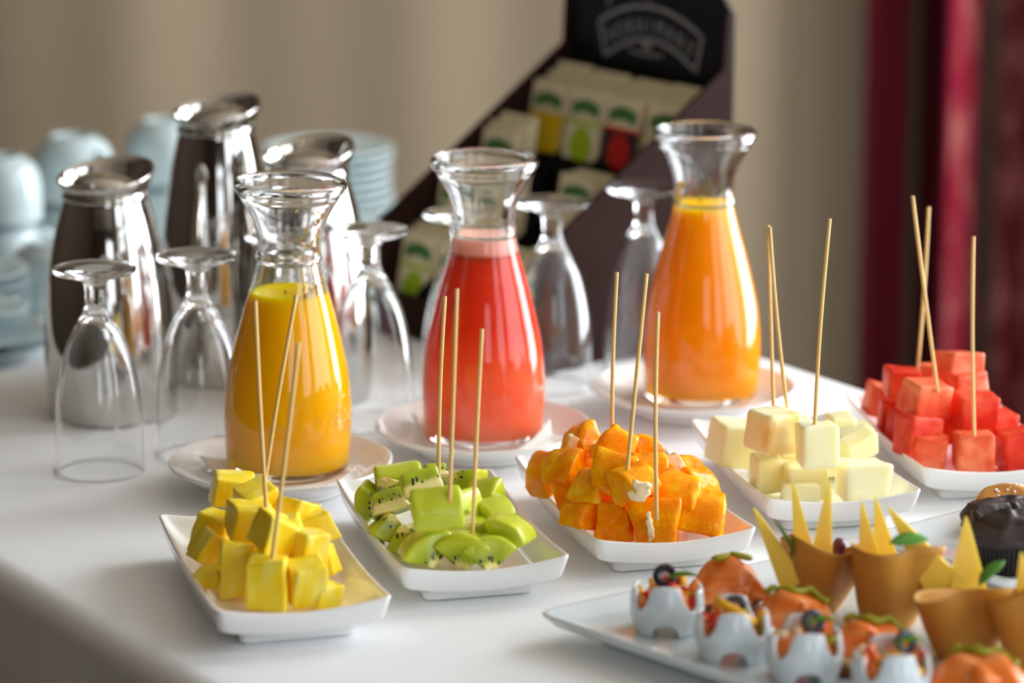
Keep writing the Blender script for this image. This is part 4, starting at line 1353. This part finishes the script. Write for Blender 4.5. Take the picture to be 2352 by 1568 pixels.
def leaf_mesh(l, w_, bend=.3):
    V, F = [], []; n = 10
    for sd in (0, 1):
        for i in range(n + 1):
            t = i / n; ww = w_ * math.sin(PI * min(1, t * .96 + .02)) ** .8
            for s in (-1, 0, 1):
                V.append((t * l, s * ww / 2, bend * l * t * t * -.8 + (abs(s)) * ww * .18 + sd * .0006))
    m_ = (n + 1) * 3
    for i in range(n):
        for s in (0, 1):
            a = i * 3 + s; b = a + 3
            F.append((a, b, b + 1, a + 1)); F.append((m_ + a, m_ + a + 1, m_ + b + 1, m_ + b))
        for a, b in ((i * 3, i * 3 + 3), (i * 3 + 5, i * 3 + 2)): F.append((a, b, m_ + b, m_ + a))
    return fixn(mesh('leaf', V, F))


leafA = leaf_mesh(.022, .013); leafB = leaf_mesh(.028, .012, .1)
EG = [(1532, 1462, 5, 'scalloped white cup of salad furthest back, topped with a green leaf'), (1682, 1524, 7, 'scalloped white cup with a yellow strip hanging out, second from the back'),
      (1846, 1572, 9, 'scalloped white cup of salad, third from the back'), (2046, 1622, 11, 'scalloped white cup of salad cut by the lower picture edge')]
for i, (px, py, sd, lb) in enumerate(EG):
    p = at(px, py - 18, PZ)
    e = empty('salad_cup', p, lb, 'cup', 'scalloped white salad cups', rot=(0, 0, R(-6 + 4 * i)))
    obj('cup_body', scm, m_plat, e)
    mound = lathe_mesh('salad_base', [(0, .014), (.021, .014), (.0222, .019), (.018, .025), (.010, .030), (0, .0315)], 24)
    for v in mound.vertices: v.co += noise.noise_vector(v.co * 150 + Vector((sd, 0, 0))) * .0025
    obj('salad_base', mound, m_orn2, e)
    bits(e, [('red_pepper', m_red2, 12, .0045), ('yellow_pepper', m_yel2, 10, .0045), ('green_pickle', m_lime2, 8, .004), ('carrot', m_orn2, 9, .0045), ('pale_shreds', m_peach, 6, .0045)], sd, .0215, (.018, .032))
    ol = lathe_mesh('olive_slice', [(.0035, -.0015), (.0085, -.0015), (.009, 0), (.0085, .0015), (.0035, .0015), (.0035, -.0015)], 20)
    obj('olive_slice', ol, m_oli2, e, loc=(-.002 + .004 * i, .004, .038 if i != 1 else .034), rot=(R(60), R(20 * i), 0))
    obj('herb_leaf', leafA, m_grn2, e, loc=(.000 if i != 1 else .010, -.002, .037 if i != 1 else .030), rot=(R(-30), R(-20 if i != 1 else 40), R(10 if i != 1 else -30)))
    if i == 1:
        obj('yellow_strip', fixn(mesh('strip', *tube([(-.012, .002, .040), (-.006, -.004, .038), (.004, -.010, .034), (.014, -.018, .030)], [.003, .0034, .0036, .0028], 8))), m_yel2, e)

# salmon canapes
m_bread = mat('crustless_bread', srgb(222, 190, 130), .8, var=.12, vscale=120, bump=.6, bscale=300)
m_crust = mat('brown_crust', srgb(140, 86, 34), .7, var=.2, vscale=100, bump=.4, bscale=200)
m_salm = fruit_mat('smoked_salmon', srgb(238, 104, 24), srgb(246, 128, 50), c3=srgb(252, 160, 100), nsc=70, stretch=(.4, 1, 2.2), rad=(1, .4, .2), sc=.004, rough=.3, bump=.3, bsc=120, coat=.3)


def salmon_mesh(seed, w_, d_, h_):
    V, F = [], []; nu, nv = 36, 24
    off = Vector((seed * 5.1, 0, 0))
    for sd in (0, 1):
        for i in range(nu + 1):
            for j in range(nv + 1):
                u, v = i / nu * 2 - 1, j / nv * 2 - 1
                x, y = u * w_ / 2, v * d_ / 2
                dome = (1 - abs(u) ** 2.6) * (1 - abs(v) ** 2.6)
                z = h_ * dome + .0020 * math.sin(u * 5 + v * 2.5 + seed) * (dome + .25) + .002 * noise.noise(Vector((u * 2, v * 2, seed))) - .004 * (1 - dome)
                q = noise.noise_vector(Vector((u * 1.6, v * 1.6, seed * 3.3))) * .0022
                V.append((x + q.x, y + q.y, z + sd * .0022))
    m_ = (nu + 1) * (nv + 1)
    for i in range(nu):
        for j in range(nv):
            a = i * (nv + 1) + j; b = a + nv + 1
            F.append((a, a + 1, b + 1, b)); F.append((m_ + a, m_ + b, m_ + b + 1, m_ + a + 1))
    for i in range(nu):
        for j in (0, nv):
            a = i * (nv + 1) + j; b = a + nv + 1; F.append((a, b, m_ + b, m_ + a))
    for j in range(nv):
        for i in (0, nu):
            a = i * (nv + 1) + j; F.append((a, a + 1, m_ + a + 1, m_ + a))
    return fixn(mesh('salmon_slice', V, F))


SALM = [(1672, 1392, 18, .050, 'salmon canape furthest back, with two pickle slices on top'), (1822, 1462, -8, .056, 'salmon canape second from the back, below the pastry cone'),
        (2000, 1532, -18, .060, 'salmon canape third from the back, with a long pickle strip'), (2250, 1606, -14, .066, 'salmon canape at the lower right, nearest the camera')]
for i, (px, py, rz, w_, lb) in enumerate(SALM):
    p = at(px, py, PZ)
    e = empty('salmon_canape', p, lb, 'canape', 'salmon canapes', rot=(0, 0, R(rz)))
    br = lathe_mesh('bread', [(0, .0), (.021, .0), (.0225, .002), (.0228, .009), (.0215, .0125), (0, .013)], 28, lambda r, z, a, k: (r * (w_ / .050) * (1 + .05 * math.sin(3 * a + i)), z))
    obj('bread', br, m_bread, e)
    cr_ = lathe_mesh('crust', [(.0222, .0005), (.0240, .001), (.0243, .006), (.0232, .0080), (.0222, .0075)], 28, lambda r, z, a, k: (r * (w_ / .050) * (1 + .05 * math.sin(3 * a + i)), z))
    obj('crust', cr_, m_crust, e)
    obj('salmon_slice', salmon_mesh(i + 2, w_ * 1.02, .044, .017 if i else .021), m_salm, e, loc=(0, 0, .0135))
    obj('salmon_fold', salmon_mesh(i + 8, w_ * .55, .026, .010), m_salm, e, loc=(.006, -.010, .0165), rot=(R(22), R(8), R(25)))
    if i == 0:
        for q, (x, y, r_) in enumerate([(-.006, -.002, 20), (.008, -.004, -30)]):
            v = [Vector([c * d for c, d in zip(round_unit(pp, .6), (.0085, .0045, .0022))]) for pp in UB[0]]
            obj('pickle_slice', fixn(mesh('pickle_slice', v, UB[1])), m_lime2, e, loc=(x, y, .0385), rot=(R(-10), R(10 * q), R(r_)))
    else:
        pts = [(-.020 + .044 * k / 10, .004 * math.sin(k * 1.1) + .004, .034 + .0015 * math.sin(k * 2) - .00022 * (k - 4) ** 2) for k in range(11)]
        obj('pickle_strip', fixn(mesh('pickle_strip', *tube(pts, .0026, 8))), m_lime2, e)

# pastry cones with yellow cheese spikes
m_past = mat('thin_pastry', srgb(196, 142, 52), .55, sss=.15, sscale=.003, var=.18, vscale=40, bump=.3, bscale=120)
m_chee = mat('yellow_cheese', srgb(250, 216, 84), .35, sss=.35, srad=(1, .8, .3), sscale=.006, var=.04, vscale=60)


def cone_mesh(seed, rt, h_, open_=0.0):
    nphi, nt = 64, 14; V, F = [], []
    for sd in (0, 1):
        for i in range(nphi):
            a = 2 * PI * i / nphi
            wav = math.sin(3 * a + seed) * .13 + math.sin(5 * a + seed * 2) * .06
            for j in range(nt + 1):
                t = j / nt
                r = rt * 1.12 * (.54 + .46 * t ** .75) * (1 + wav * t) - (.0014 if sd else 0)
                z = h_ * t * (1 + .10 * math.sin(2 * a + seed) * t - .24 * math.sin(a) * t)
                V.append((r * math.cos(a), r * math.sin(a), z))
    m_ = nphi * (nt + 1)
    for i in range(nphi):
        i2 = (i + 1) % nphi
        for j in range(nt):
            a, b = i * (nt + 1) + j, i2 * (nt + 1) + j
            F.append((a, b, b + 1, a + 1)); F.append((m_ + a, m_ + a + 1, m_ + b + 1, m_ + b))
        a, b = i * (nt + 1) + nt, i2 * (nt + 1) + nt
        F.append((a, b, m_ + b, m_ + a))
    F.append(tuple(i * (nt + 1) for i in range(nphi))); F.append(tuple(m_ + i * (nt + 1) for i in range(nphi)))
    return fixn(mesh('pastry_shell', V, F))


def spike(base, tip, wb, parent, nm='cheese_spike'):
    """flat tapering wedge between two world points, given a parent with known world matrix"""
    mi = parent.matrix_basis.inverted(); a = mi @ Vector(base); b = mi @ Vector(tip)
    d = (b - a); L = d.length; d.normalize()
    sdv = d.cross(Vector((0, 1, 0))).normalized(); nv = d.cross(sdv).normalized()
    V, F = [], []; n = 8
    for k in range(n + 1):
        t = k / n; w1 = 1.3 * wb * (1 - t) ** .9 + .0012 * t; w2 = wb * .62 * (1 - t) + .0010 * t; c = a + d * L * t
        for s1, s2 in ((-1, -1), (1, -1), (1, 1), (-1, 1)): V.append(c + sdv * s1 * w1 / 2 + nv * s2 * w2 / 2)
    for k in range(n):
        for q in range(4): F.append((k * 4 + q, k * 4 + (q + 1) % 4, k * 4 + 4 + (q + 1) % 4, k * 4 + 4 + q))
    F.append((0, 1, 2, 3)); F.append((n * 4, n * 4 + 1, n * 4 + 2, n * 4 + 3))
    me_ = fixn(mesh(nm, V, F, False))
    obj(nm, me_, m_chee, parent)


CONES = [
    (1864, 1392, .0285, .048, 1.0, (4, 10), 'pastry cone furthest back with three yellow cheese spikes and a leaf', [((1806, 1310, .046), (1731, 1166)), ((1852, 1300, .046), (1821, 1106)), ((1884, 1300, .046), (1906, 1102))], .0150),
    (2036, 1432, .0290, .054, 2.2, (0, 4), 'pastry cone in the middle with a basil leaf over its rim', [((2000, 1300, .052), (1979, 1152)), ((2034, 1280, .052), (2011, 1142))], .0160),
    (2216, 1504, .0315, .045, 3.4, (0, -2), 'widest pastry cone on the right with one spike leaning far left', [((2170, 1350, .046), (2040, 1164)), ((2222, 1352, .046), (2219, 1186))], .0240),
    (2385, 1545, .0300, .056, 4.4, (0, 0), 'pastry cone cut by the right picture edge', [((2362, 1400, .054), (2346, 1268))], .0190),
]
for i, (px, py, rt, h_, sd, tl, lb, sp_, wb) in enumerate(CONES):
    p = at(px, py, PZ)
    e = empty('pastry_cone', p, lb, 'canape', 'pastry cones with cheese spikes', rot=(R(tl[0]), R(tl[1]), 0))
    obj('pastry_shell', cone_mesh(sd, rt, h_), m_past, e)
    fil = lathe_mesh('filling', [(0, h_ * .55), (rt * .55, h_ * .55), (rt * .66, h_ * .68), (rt * .4, h_ * .78), (0, h_ * .8)], 24)
    for v in fil.vertices: v.co += noise.noise_vector(v.co * 120) * .002
    obj('filling', fil, m_bread, e)
    for (bx, by, bz), (tx_, ty_) in sp_:
        b = at(bx, by, bz + .0); b = Vector((b.x, p.y + .004, b.z)) if False else b
        t_ = atY(tx_, ty_, b.y + .006)
        spike(b - (t_ - b).normalized() * .012, t_, wb, e)
    lf = [(-.024, -.020, .044, 30, -50, 150), (-.008, -.031, .069, 30, -10, 10), (.012, .012, .046, 0, -30, 40), (-.012, -.02, .05, 0, -20, 60)][i]
    lm = m_grn2
    obj('basil_leaf', leafB, lm, e, loc=lf[:3], rot=[R(v) for v in lf[3:]])
    if i == 0:
        v = [Vector([c * d for c, d in zip(round_unit(pp, .8), (.005, .005, .008))]) for pp in UB[0]]
        obj('purple_olive', fixn(mesh('olive', v, UB[1])), mat('purple_olive', srgb(92, 36, 62), .2, coat=.4, var=.2), e, loc=(.012, .012, .043))

# chocolate muffin and sugared pastry
m_choc = mat('chocolate_cake', srgb(46, 29, 24), .5, coat=.05, var=.4, vscale=60, bump=.8, bscale=160)
m_case = mat('dark_paper_case', srgb(28, 20, 18), .55, var=.2, vscale=80)
m_bun = mat('baked_golden_dough', srgb(214, 150, 72), .45, sss=.15, sscale=.003, var=.25, vscale=45, bump=.4, bscale=90)
m_sug = mat('sugar', srgb(250, 240, 225), .25, sss=.3, sscale=.001, var=.02)
p = at(2306, 1306, PZ)
mf = empty('chocolate_muffin', p, 'dark chocolate muffin in a pleated black paper case', 'muffin')


def pleat(r, z, a, k):
    return r * (1 + .022 * (1 if int(a / (2 * PI) * 96) % 2 else -1)), z


obj('paper_case', lathe_mesh('paper_case', [(0, 0), (.0225, 0), (.024, .002), (.0265, .014), (.0295, .030), (.0285, .0305), (.0255, .015), (0, .006)], 192, pleat, smooth=False), m_case, mf)
top = lathe_mesh('muffin_top', sub_prof([(0, .020), (.026, .022), (.031, .030), (.0338, .036), (.0325, .043), (.027, .0485), (.018, .052), (.008, .053), (0, .053)], 3), 64)
for v in top.vertices:
    q = v.co.copy(); a = math.atan2(q.y, q.x)
    v.co += (noise.noise_vector(q * 70) * .0045 + noise.noise_vector(q * 210) * .0016) * (1 if q.z > .03 else .3)
    crack = math.exp(-((q.y + .010 - .4 * q.x) / .0035) ** 2) * (1 if q.z > .044 and abs(q.x) < .022 else 0)
    v.co.z -= .006 * crack
obj('muffin_top', top, m_choc, mf)
p = at(2326, 1222, PZ)
bn = empty('sugared_pastry', p, 'round golden pastry sprinkled with coarse sugar behind the muffin', 'pastry')
bun = lathe_mesh('pastry_dough', sub_prof([(0, .001), (.026, .001), (.031, .006), (.0330, .014), (.0300, .024), (.022, .032), (.010, .036), (0, .037)], 4), 64)
for v in bun.vertices: v.co += noise.noise_vector(v.co * 55) * .004 * min(1, v.co.z / .01)
obj('dough', bun, m_bun, bn)
rg = random.Random(5); parts = []
for k in range(90):
    a = rg.uniform(0, 2 * PI); r = .024 * math.sqrt(rg.random()); z = .0375 - .020 * (r / .030) ** 2.2
    M = Matrix.Translation((r * math.cos(a), r * math.sin(a), z)) @ Euler([rg.uniform(0, 3) for _ in range(3)]).to_matrix().to_4x4()
    s = rg.uniform(.0008, .0017); v, f = box(-s, s, -s, s, -s * .6, s * .6)
    parts.append(([M @ Vector(q) for q in v], f))
so = obj('sugar_crystals', mesh('sugar', *joinvf(*parts), smooth=False), m_sug, bn); so['kind'] = 'stuff'
